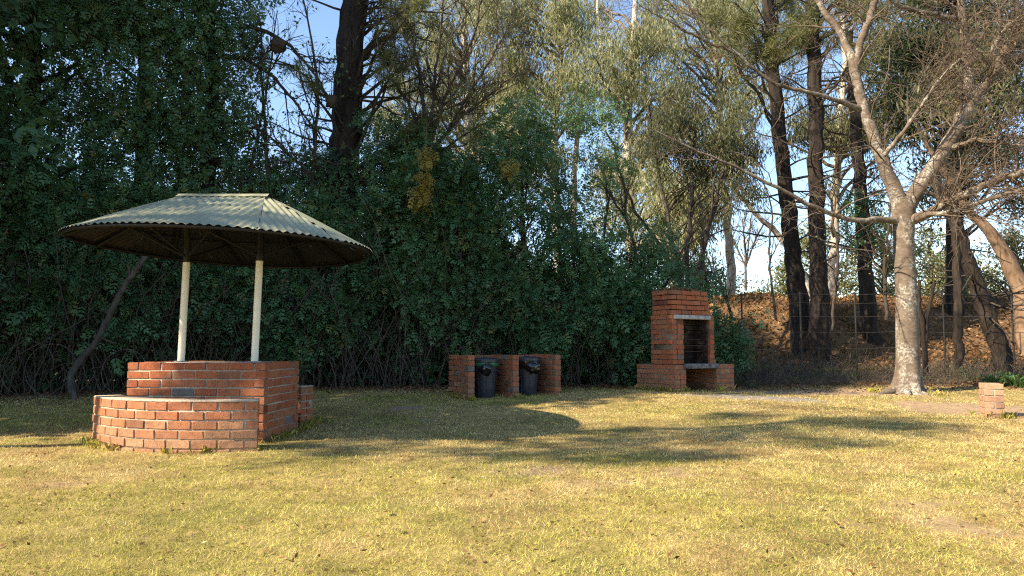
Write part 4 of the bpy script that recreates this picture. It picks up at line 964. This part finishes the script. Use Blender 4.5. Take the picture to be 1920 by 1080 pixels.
twiggy('leafless_tree', 'thicket of thin dark stems standing in the hedge gap left of the barbecue', 15.0,
    [[(985, 640, 9), (982, 520, 8), (976, 400, 7), (985, 250, 4), (1000, 180, 2)], [(940, 640, 8), (930, 480, 7), (905, 380, 5), (890, 300, 3)], [(1010, 640, 8), (1012, 500, 7), (1030, 420, 5), (1060, 330, 3)], [(1120, 640, 8), (1110, 500, 6), (1075, 440, 5), (1000, 390, 3)], [(1130, 620, 7), (1128, 480, 6), (1140, 380, 4), (1150, 300, 2)], [(1060, 640, 7), (1048, 520, 6), (1050, 440, 4), (1068, 380, 2)], [(1190, 600, 6), (1196, 500, 5), (1180, 420, 4), (1120, 330, 2)]], (12, 6), leaf=(.10, 4, 'hedge', .08, .04))
twiggy('leafless_tree', 'thin bare saplings between the barbecue chimney and the pine trunks', 16.0,
    [[(1312, 640, 6), (1316, 500, 5), (1330, 420, 4), (1340, 330, 3)], [(1455, 600, 5), (1440, 480, 4), (1450, 400, 3), (1420, 300, 2)], [(1375, 600, 6), (1350, 530, 5), (1320, 505, 4), (1280, 500, 2)], [(1560, 620, 6), (1572, 480, 5), (1560, 400, 3), (1580, 330, 2)], [(1662, 600, 7), (1658, 500, 6), (1668, 420, 4), (1672, 340, 3)]], (10, 5), leaf=(.05, 3, 'hedge', .08, .04))
twiggy('leafless_tree', 'pale leafless tree far off against the low sky', 42, [[(1398, 545, 5), (1398, 480, 4), (1392, 410, 2)], [(1398, 500, 4), (1420, 440, 3), (1440, 410, 1.5)], [(1398, 500, 4), (1375, 450, 3), (1355, 410, 1.5)], [(1400, 490, 3), (1405, 440, 2), (1410, 395, 1.2)]], (18, 9), m='twig')

# ---- creeper draped loosely over stems above the low hedge
def draped(label, D, boxes, n, per, stems):
    b = base_of(stems[0][0][0], D); root = empty('creeper_draped_stems', tuple(b), label, 'creeper', 'loose creeper above the low hedge'); tb_ = Tubes()
    for st in stems:
        P, rr = limb([base_of(st[0][0], D)] + [pix(q[0], q[1], D) for q in st], [.045] + list(np.linspace(.035, .012, len(st))), 18, .03); tb_.batch(P, rr, 6)
        Pk, rk = grow(P[None], rr[None], 14, (.4, 1.1), (R(30), R(80)), 6, .5, (0, -.05, .05), .2, .3); tb_.batch(Pk, rk, 4)
    tb_.obj('stems', M['dtwig'], root)['kind'] = 'stuff'
    C = px_clumps(boxes, D, .8, n, .36); rad = np.stack([.22 + .25 * rng.random(n), .22 + .2 * rng.random(n), .14 + .2 * rng.random(n)], -1)
    V, t = clump_leaves(C, rad, per, L=(.13, .22), droop=.5); leafobj('foliage', [V], M['hedge'], root, [t])
draped('dark creeper draped over stems between the green mound and the white gum trunk', 14.3, [(930, 190, 1060, 330, .8), (880, 250, 1040, 420, 1.1), (1000, 330, 1110, 470, .6), (930, 400, 1180, 540, .55)], 74, 75, [[(985, 500), (978, 380), (990, 260)], [(930, 520), (935, 420), (960, 300)], [(1080, 540), (1075, 440), (1040, 340)]])
draped('dark creeper draped over an arching stem in front of the white gum', 14.8, [(1080, 180, 1160, 250, .9), (1100, 240, 1160, 330, .5), (1090, 440, 1250, 540, .6), (1200, 480, 1330, 560, .5)], 46, 70, [[(1195, 540), (1180, 400), (1150, 260), (1090, 205)], [(1240, 560), (1255, 500), (1290, 520)]])
draped('dark creeper draped in the sky gap beside the massive trunk', 14.6, [(430, 280, 640, 400, .9), (570, 345, 720, 400, .7), (690, 220, 800, 330, .8)], 76, 70, [[(540, 480), (530, 380), (500, 300)], [(620, 480), (590, 400), (600, 330)], [(740, 480), (735, 350), (720, 250)]])

# ---- leaning dead trunk and razor wire at the left hedge foot
dt = empty('dead_leaning_trunk', tuple(pix(140, 765, 10.5)), 'grey dead trunk leaning up to the right in front of the hedge', 'trunk')
pts = [(146, 768, 15), (134, 735, 15), (130, 700, 15), (145, 682, 16), (182, 640, 15), (212, 575, 14), (238, 530, 13), (268, 488, 12), (290, 455, 10)]
P, rr = limb([pix(q[0], q[1], 10.65 + .05 * i) for i, q in enumerate(pts)], [wpx(q[2] * .8, 10.7) / 2 for q in pts], 40, .008); P[0, 2] -= .1
Tubes().batch(P, rr, 10).obj('stem', M['dead'], dt)
Pk, rk = grow(P[None], rr[None], 5, (.1, .35), (R(40), R(80)), 4, .4, (0, 0, 0), .2, .2)
for i in range(5): Tubes().batch(Pk[i], rk[i], 5).obj('snag', M['dead'], dt)
for (cx, r_) in ((40, .42), (84, .40), (222, .36)):
    th = np.linspace(0, 2 * np.pi, 60); c = pix(cx, 690, 10.75)
    Pw = np.stack([c[0] + r_ * np.cos(th) + .05 * th, c[1] + .1 * np.sin(th + 1), gzs(c[0], c[1]) + r_ + .02 + r_ * np.sin(th)], -1)
    ro = Tubes().batch(Pw, np.full(60, .0035), 4); tt_ = np.arange(0, 60, 1.5).astype(int)
    ro.batch(np.stack([Pw[tt_] - [0, 0, .014], Pw[tt_], Pw[tt_] + [0, 0, .014]], 1), np.tile([.001, .005, .001], (len(tt_), 1)), 3)
    tag(ro.obj('razor_wire_coil', M['wire']), 'loose rusty razor wire loop at the hedge foot, %s' % {40: 'leftmost of three', 84: 'middle of three', 222: 'just past the dead trunk'}[cx], 'wire', 'razor wire loops at the hedge foot')

# ------------------------------------------------------------------ the big bare tree
def bare_tree():
    D = 12.6; b = pix(1698, 742, D); b[2] = gzs(b[0], D) - .05
    root = empty('bare_tree', tuple(b), 'large leafless tree with smooth grey trunk standing on the lawn', 'tree')
    tr = Tubes(); tk = [(1701, 752, 78), (1701, 738, 57), (1702, 715, 46), (1703, 680, 41), (1701, 600, 39), (1699, 540, 37), (1695, 470, 35), (1694, 420, 38), (1694, 392, 42), (1692, 372, 38)]
    P, rr = limb([pix(q[0], q[1], D) for q in tk], [wpx(q[2], D) / 2 for q in tk], 36); tr.batch(P, rr, 26)
    v = tr.V[0]; c = np.repeat(P, 26, 0); d = v - c; th = np.arctan2(d[:, 1], d[:, 0]); hh = v[:, 2] - b[2]
    fl = 1 + .30 * np.exp(-hh / .25)[:, ] * np.cos(th * 5 + .6) + .05 * (fnoise(v, 2.2) - .5) * 2; tr.V[0] = c + d * fl[:, None]
    for a, l in ((R(200), .85), (R(250), .5), (R(-60), .55), (R(-20), .7), (R(150), .5)):       # surface roots
        Q = np.array([[b[0] + np.cos(a) * s, b[1] + np.sin(a) * s, 0] for s in np.linspace(.12, l, 8)]); Q[:, 2] = gz(Q[:, 0], Q[:, 1]) + np.linspace(.06, -.045, 8) + rng.normal(0, .006, 8); Q[:, :2] += rng.normal(0, .012, (8, 2)); tr.batch(Q, np.linspace(.075, .025, 8), 8)
    tr.obj('trunk', M['tree'], root)
    limbs = [
        [(1694, 400, 34, 0), (1682, 370, 30, 0), (1652, 300, 23, .1), (1622, 215, 20, .2), (1602, 125, 18, .2), (1582, 70, 13, .3), (1545, 20, 12, .4), (1510, -40, 9, .5)],
        [(1604, 130, 15, .2), (1612, 90, 14, .1), (1626, 45, 14, 0), (1645, -15, 13, -.1), (1660, -70, 10, -.2)],
        [(1694, 405, 34, 0), (1706, 375, 29, -.05), (1733, 335, 28, -.1), (1775, 275, 26, -.2), (1806, 222, 23, -.3), (1816, 180, 20, -.3), (1816, 110, 19, -.3), (1806, 45, 15, -.3), (1800, -40, 11, -.3)],
        [(1808, 215, 20, -.3), (1832, 180, 19, -.4), (1862, 140, 18, -.5), (1888, 90, 16, -.6), (1922, 30, 14, -.8), (1960, -30, 11, -1)],
        [(1692, 415, 20, 0), (1668, 407, 12, -.1), (1606, 417, 9.5, -.3), (1541, 395, 8.5, -.5), (1475, 362, 7, -.6), (1435, 342, 6, -.7), (1378, 310, 5, -.8), (1300, 280, 3.5, -.9), (1210, 235, 2, -1)],
        [(1612, 205, 14, .2), (1590, 195, 9, .1), (1532, 177, 7.5, -.1), (1455, 159, 6.5, -.2), (1414, 130, 6, -.3), (1378, 98, 5, -.3), (1333, 57, 4, -.4), (1280, 0, 3, -.5)],
        [(1380, 100, 5, -.3), (1330, 80, 4, -.5), (1270, 48, 3, -.7), (1200, 10, 2, -.8)],
        [(1698, 420, 22, 0), (1722, 408, 18, -.2), (1762, 388, 15, -.5), (1840, 350, 13, -.8), (1884, 333, 12, -1), (1940, 315, 10, -1.2)],
        [(1708, 412, 14, -.05), (1740, 402, 11, -.4), (1790, 398, 9, -.7), (1860, 372, 7, -1), (1930, 350, 5, -1.2)],
        [(1810, 40, 12, -.3), (1797, 35, 11, -.3), (1740, 26, 9, -.5), (1690, 14, 8, -.6), (1650, -20, 6, -.7)],
        [(1858, 150, 9, -.5), (1862, 90, 8, -.9), (1884, 53, 7, -1), (1930, 20, 6, -1.1)],
        [(1775, 280, 12, -.2), (1830, 262, 9, -.6), (1880, 268, 7, -.9), (1940, 280, 5, -1.1)],
        [(1650, 300, 10, .1), (1700, 240, 7, -.4), (1760, 150, 5, -.7), (1800, 110, 4, -.9)],
    ]
    br = Tubes(); PP = []
    for L in limbs:
        P, rr = limb([pix(q[0], q[1], D + q[3]) for q in L], [wpx(q[2], D) / 2 for q in L], 26, .010); br.batch(P, rr, 12); PP.append((P, rr))
    br.obj('limbs', M['tree'], root)
    tw = Tubes(); P0 = np.array([p[0] for p in PP]); R0 = np.array([p[1] for p in PP])
    sel = [0, 1, 2, 3, 4, 5, 6, 7, 8, 9, 10, 11, 12]
    P1, r1 = grow(P0[sel], R0[sel], 11, (.5, 1.7), (R(30), R(75)), 8, .32, (0, -.03, .05), .17, .2, rmax=.018); tw.batch(P1, r1, 5)
    heavy = [3, 7, 8, 11, 12, 2, 10]
    P1b, r1b = grow(P0[heavy], R0[heavy], 17, (.5, 1.5), (R(35), R(85)), 8, .3, (-.03, -.05, .0), .2, .15, rmax=.014); tw.batch(P1b, r1b, 5)
    P1 = np.concatenate([P1, P1b]); r1 = np.concatenate([r1, r1b])
    P2, r2 = grow(P1, r1, 6, (.25, .8), (R(25), R(70)), 6, .6, (0, -.02, .02), .2, .15); r2 = np.maximum(r2, .003); tw.batch(P2, r2, 3)
    P3, r3 = grow(P2, r2, 3, (.10, .35), (R(25), R(70)), 4, .7, (0, 0, .0), .2, .2); r3 = np.maximum(r3, .0022); tw.batch(P3, r3, 3)
    tw.obj('twigs', M['twig'], root)
    n = 90; i = rng.integers(0, len(P2), n); B = P2[i, -1]; leafobj('dead_leaves', [kites(B, norm(rdir(n) * .4 + [0, 0, -1]), .07, .03)], M['dry'], root, [rng.random(n)])
bare_tree()

# ---- dry stubs beside the trunk
ds = empty('dead_forked_stump', tuple(pix(1738, 640, 15.0)), 'black forked dead stump behind the bare tree trunk', 'stump'); tb_ = Tubes()
for pts in ([(1735, 690, 10), (1730, 600, 9), (1722, 565, 8), (1724, 525, 6)], [(1735, 640, 9), (1738, 590, 7), (1748, 555, 6), (1752, 526, 5)]):
    P, rr = limb([pix(q[0], q[1], 15.0) for q in pts], [wpx(q[2], 15.0) / 2 for q in pts], 14, .01); P[0, 2] -= .3 if pts[0][1] == 690 else 0; tb_.batch(P, rr, 8)
tb_.obj('stem', M['pbark'], ds)

# ------------------------------------------------------------------ fence
fe = empty('wire_fence', tuple(base_of(1603, 15.6)), 'thin dark wire fence on steel posts along the foot of the bank', 'fence')
fp = []
for px in (1258, 1390, 1500, 1603, 1690, 1768, 1897, 2040):
    D = 15.8; x = (px - 960) / FPX * D; zg = gzs(x, D)
    P = np.array([[x, D, zg - .1], [x + .01, D, zg + 1.0], [x + .015, D, zg + 1.85]]); Tubes().batch(P, np.full(3, .021), 6).obj('post', M['black'], fe, smooth=False); fp.append((x, zg))
fp = np.array(fp)
for hgt in (.25, .6, .95, 1.3, 1.6, 1.8):
    P = np.array([[x, 15.78, z + hgt + (-.02 if i % 2 else 0)] for i, (x, z) in enumerate(fp)]); Tubes().batch(P, np.full(len(P), .0022), 4).obj('wire', M['wire'], fe)

# ------------------------------------------------------------------ bank litter, undergrowth, far trees
n = 42000; x = rng.uniform(-9, 22, n); y = rng.uniform(16.2, 23.5, n); k = rng.random(n) < lit_mask(x, y); x, y = x[k], y[k]; n = len(x)
B = np.stack([x, y, gz(x, y) + .01], -1); A = rdir(n); A[:, 2] = np.abs(A[:, 2]) * .7; 
tag(leafobj('leaf_litter', [kites(B, norm(A), .11 * (.6 + .8 * rng.random(n)), .065)], M['dry'], None, [np.clip(rng.normal(.5, .25, n) + (fnoise(B, 1.3) - .5), 0, 1)]), 'orange brown fallen leaves covering the bank', 'leaves', kind='stuff')
# dry scrub at the foot of the fence
n = 5200; x = rng.uniform(3.6, 17, n); y = edge_y(x) + .25 + rng.random(n) * 3.3; hh = (.12 + .5 * rng.random(n) ** 2) * (.5 + fnoise(np.stack([x, y, x * 0], -1), .9)); k = 4
P = np.empty((n, k, 3)); P[:, 0] = np.stack([x, y, gz(x, y) - .02], -1); d = norm(np.stack([rng.normal(0, .5, n), rng.normal(0, .4, n), np.ones(n)], -1))
for q in range(1, k): d = norm(d + rng.normal(size=(n, 3)) * .22 + [0, 0, -.06]); P[:, q] = P[:, q - 1] + d * (hh / (k - 1))[:, None]
tag(Tubes().batch(P, np.full((n, k), .0035), 3).obj('dry_undergrowth', M['vine']), 'dry brown twiggy scrub along the foot of the fence', 'scrub', kind='stuff')
n = 2600; x = rng.uniform(3.4, 17, n); y = edge_y(x) + .2 + rng.random(n) * 3.2; B = np.stack([x, y, gz(x, y) + .35 * rng.random(n) ** 2], -1); kp = fnoise(B, 1.0) > .47
V = spray(B[kp], norm(rdir(kp.sum()) + [0, -.3, .2]), .12); tag(leafobj('undergrowth', [V], M['olive'], None, [np.repeat(rng.random(kp.sum()) * .8, V.shape[1])]), 'low dark green weeds among the dry scrub', 'weeds', kind='stuff')
n = 7000; x = rng.uniform(-9, 15, n); y = edge_y(x) + rng.normal(.2, .5, n); kp = y > 9.5; x, y = x[kp], y[kp]; n = len(x); B = np.stack([x, y, gz(x, y) + .008], -1); A = rdir(n); A[:, 2] = np.abs(A[:, 2]) * .4
tag(leafobj('dead_leaves', [kites(B, norm(A), .06 * (.6 + .8 * rng.random(n)), .03)], M['dry'], None, [rng.random(n) * .6]), 'small dead leaves strewn along the hedge foot', 'leaves', kind='stuff')

def strap_plant(px, py, D, nb, h, label):
    c = pix(px, py, D); c[2] = gzs(c[0], c[1]); root = empty('strap_leaf_plant', tuple(c), label, 'plant', 'strap leaved plants by the fence'); V = []; F = []
    for i in range(nb):
        a = rng.random() * 6.28; l = h * (.6 + .6 * rng.random()); d = np.array([math.cos(a), math.sin(a)]); s = np.array([-d[1], d[0], 0]); n0 = len(V); o_ = rng.normal(0, .07, 2)
        for t in np.linspace(0, 1, 5):
            p = np.array([c[0] + o_[0] + d[0] * l * .75 * t, c[1] + o_[1] + d[1] * l * .75 * t, c[2] + l * (1.25 * t - .85 * t * t)]); w = .016 * (1 - t ** 2) + .002; V += [p - s * w, p + s * w]
        F += [(n0 + 2*q, n0 + 2*q + 1, n0 + 2*q + 3, n0 + 2*q + 2) for q in range(4)]
    mk('leaves', V, np.array(F), M['strap'], root, tint=np.repeat(rng.random(nb), 10))
strap_plant(1862, 716, 13.6, 46, .42, 'clump of green strap leaves just behind the lone brick pillar')
strap_plant(1908, 718, 13.4, 50, .46, 'clump of green strap leaves at the right edge behind the pillar')
strap_plant(1890, 705, 14.4, 40, .40, 'smaller clump of green strap leaves further back by the fence')

def far_tree(px, py_top, D, w, label, n, leafm='far', base=560):
    b = base_of(px, D); top = pix(px, py_top, D); h = top[2] - b[2]; root = empty('distant_tree', tuple(b), label, 'tree', 'distant trees beyond the bank')
    P, rr = limb([b, b + [0.2, 0, h * .5], top], [.16, .12, .04], 10, .05); tb_ = Tubes().batch(P, rr, 7)
    t = rng.random(n); th = rng.random(n) * 6.28; q = w * np.sqrt(rng.random(n)) * (np.sin(np.clip(t * .9 + .12, 0, 1) * np.pi) ** .6)
    C = np.stack([b[0] + q * np.cos(th), b[1] + q * np.sin(th), b[2] + h * (.18 + .82 * t)], -1); link_branches(tb_, P, rr, C, .05); tb_.obj('trunk', M['dead'], root)
    V, tt = crown_leaves(C, .55 * (.6 + .8 * rng.random(n)), 110, 'any', .20, .07); leafobj('crown', [V], M[leafm], root, [tt])
far_tree(1540, 415, 36, 1.9, 'rounded olive tree beyond the bank left of the thin pine trunk', 46)
far_tree(1655, 405, 34, 2.1, 'pale olive tree seen just left of the bare tree trunk', 50)
far_tree(1745, 420, 38, 2.3, 'light green tree seen just right of the bare tree trunk', 54)
far_tree(1905, 440, 33, 2.2, 'grey green bush beyond the bank at the right edge', 50, 'olive')
far_tree(1470, 500, 38, 1.7, 'low olive bush beyond the bank by the leaning gum branch', 34)
far_tree(1320, 490, 34, 1.7, 'low olive bush beyond the bank behind the barbecue', 34)
far_tree(1810, 470, 40, 2.0, 'low tan bush beyond the bank behind the leaning dark trunk', 40)
for (px, t_) in ((980, 470), (1110, 480), (860, 470), (700, 440), (560, 450), (380, 430), (240, 440), (90, 430)):
    far_tree(px, t_, 37, 2.3, 'olive tree beyond the bank, glimpsed through the hedge ' + {980: 'over the right bin', 1110: 'left of the barbecue', 860: 'over the left bin', 700: 'right of the shelter roof', 560: 'over the right pole', 380: 'over the left pole', 240: 'over the bench', 90: 'at the left edge'}[px], 16)

# ---- weaver nests, fallen leaves
def nest(px, py, D, r, label):
    c = pix(px, py, D); root = empty('weaver_nest', tuple(c), label, 'nest', 'hanging woven nests')
    V, F = crumple((c[0], c[1], c[2]), r, px, (1, 1, 1.15)); V = np.array(c) + (V - c) * np.array([1, 1, 1]); mk('nest_ball', V, F, M['nest'], root)
    Tubes().batch(np.array([[c[0], c[1], c[2] + r * .6], [c[0] + .01, c[1], c[2] + r * 2.2], [c[0] - .01, c[1], c[2] + r * 4]]), np.array([.02, .008, .005]), 5).obj('hanging_stalk', M['vine'], root)
nest(520, 85, 13.6, .14, 'woven bird nest hanging from the upper arching branch')
nest(621, 190, 13.4, .11, 'woven bird nest hanging beside the massive dark trunk')
for (px, py, l_, t_, lab) in ((745, 1005, .045, 'pale', 'pale curled fallen leaf on the grass at the picture bottom, below the bins'), (382, 1028, .035, 'pale', 'pale fallen leaf on the lawn in front of the curved bench'), (1088, 842, .045, 'pale', 'pale fallen leaf on the lawn in front of the bins'), (1540, 957, .032, 'pale', 'pale fallen leaf on the lawn near the lone pillar side'),
    (725, 970, .05, 'dry', 'dark dry fallen leaf on the lawn left of the picture centre'), (1570, 990, .05, 'dry', 'brown dry fallen leaf on the lawn at lower right'), (765, 1004, .02, 'dry', 'tiny dark leaf scrap beside the pale curled leaf')):
    v = (540 - py) / FPX; dz = math.sin(PITCH) + v * math.cos(PITCH); dy = math.cos(PITCH) - v * math.sin(PITCH); D = EYE / (-dz / dy); p = pix(px, py, D); p[2] = gzs(p[0], p[1]) + .022
    a = rng.random() * 6.28; u_ = np.array([math.cos(a), math.sin(a), .12]); s_ = np.array([-math.sin(a), math.cos(a), .15]); V = []
    for t, w in ((0, .02), (.2, .28), (.5, .40), (.8, .24), (1, .01)):
        m_ = p + u_ * l_ * (t - .5) + np.array([0, 0, .25 * l_ * (t - .5) ** 2]); V += [m_ - s_ * w * l_ + np.array([0, 0, .06 * l_]), m_, m_ + s_ * w * l_ + np.array([0, 0, .12 * l_])]
    F = [(3*i+j, 3*i+j+1, 3*i+j+4, 3*i+j+3) for i in range(4) for j in range(2)]
    tag(mk('fallen_leaf', V, np.array(F), M[t_], None, tint=np.full(len(V), rng.random())), lab, 'leaf', 'single fallen leaves on the lawn')

def uncut(pts, n, h, label, spread=.05):
    pts = np.asarray(pts, float); i = rng.integers(0, len(pts) - 1, n); t = rng.random(n)[:, None]; p = pts[i] * (1 - t) + pts[i + 1] * t + rng.normal(0, spread, (n, 2))
    kp = fnoise(np.column_stack([p, np.zeros(n)]), 2.6) > .47 + .1 * rng.random(n); p = p[kp]; n = len(p); B = np.column_stack([p, gz(p[:, 0], p[:, 1]) - .003])
    L = h * (.35 + .9 * rng.random(n) ** 1.5); A = norm(rdir(n) * .55 + [0, 0, 1]); S = norm(np.cross(A, rdir(n))); w = .0032
    V = np.stack([B - S * w / 2, B + S * w / 2, B + A * L[:, None] * .6 + S * w * .3, B + norm(A + rdir(n) * .35 + [0, 0, -.2]) * L[:, None]], 1)
    tag(mk('uncut_grass', V, np.arange(n * 4).reshape(-1, 4), M['grass'], tint=np.repeat(np.clip(rng.normal(.22, .2, n), 0, 1), 4), attrs=dict(green=np.repeat((rng.random(n) < .65) * .9, 4))), label, 'grass', kind='stuff')
ang = np.linspace(R(213), R(291), 14); uncut([( -2.82 + 1.65 * math.cos(a), 8.03 + 1.65 * math.sin(a)) for a in ang], 1500, .085, 'longer uncut grass along the foot of the front bench', .035)
uncut([TB + [.04, 0], TC + [.04, 0], (-2.36, 8.62), (-2.3, 8.75)], 700, .08, 'longer uncut grass along the shaded side of the table', .05)
uncut([EL(-.09, DEP), EL(-.09, -.03), EL(.02, -.05)], 900, .10, 'longer uncut grass round the left side of the bin enclosure', .03)
uncut([EL(.70, -.05), EL(.83, -.05), EL(.84, .1)], 260, .08, 'longer uncut grass at the middle pier of the bin enclosure', .03)
uncut([EL(1.45, -.05), EL(1.64, -.04), EL(1.65, DEP)], 700, .11, 'longer uncut grass at the right pier of the bin enclosure', .05)
uncut([BL(-.04, DQ), BL(-.04, -.03), BL(.25, -.05)], 900, .10, 'longer uncut grass along the left side of the barbecue', .04)
uncut([BL(1.0, -.05), BL(1.48, -.05), BL(1.5, .6)], 500, .12, 'longer uncut grass round the right corner of the barbecue', .06)
uncut([PL(-.04, .3), PL(-.03, -.03), PL(.26, -.03), PL(.27, .3)], 320, .10, 'longer uncut grass round the foot of the lone pillar', .04)
bt = pix(1698, 742, 12.6); uncut([(bt[0] + .48 * math.cos(a), bt[1] + .42 * math.sin(a)) for a in np.linspace(R(150), R(395), 14)], 800, .09, 'longer uncut grass round the roots of the bare tree', .12)
n = 1300; y = 2.7 * (12.5 / 2.7) ** rng.random(n); x = (rng.random(n) - .5) * 1.6 * y; B = np.stack([x, y, gz(x, y) + .014], -1); A = rdir(n); A[:, 2] = np.abs(A[:, 2]) * .35
tag(leafobj('leaf_scraps', [kites(B, norm(A), .028 * (.5 + rng.random(n)), .014)], M['dry'], None, [rng.random(n)]), 'tiny dry leaf scraps strewn over the lawn', 'leaves', kind='stuff')

n = 70; a = rng.random(n) * 6.28; f = .2 + .75 * rng.random(n); B = []
for q in range(n):
    e = rim_pt(a[q]); c = np.array([np.clip(e[0], RX0, RX1), RY]); xy = c + (e[:2] - c) * f[q]; B.append((xy[0], xy[1], roof_z(*xy) + .014))
A = rdir(n); A[:, 2] *= .3
tag(leafobj('roof_leaves', [kites(np.array(B), norm(A), .03 * (.5 + rng.random(n)), .016)], M['dry'], None, [rng.random(n)]), 'few dry leaf scraps lying on the corrugated roof', 'leaves', kind='stuff')
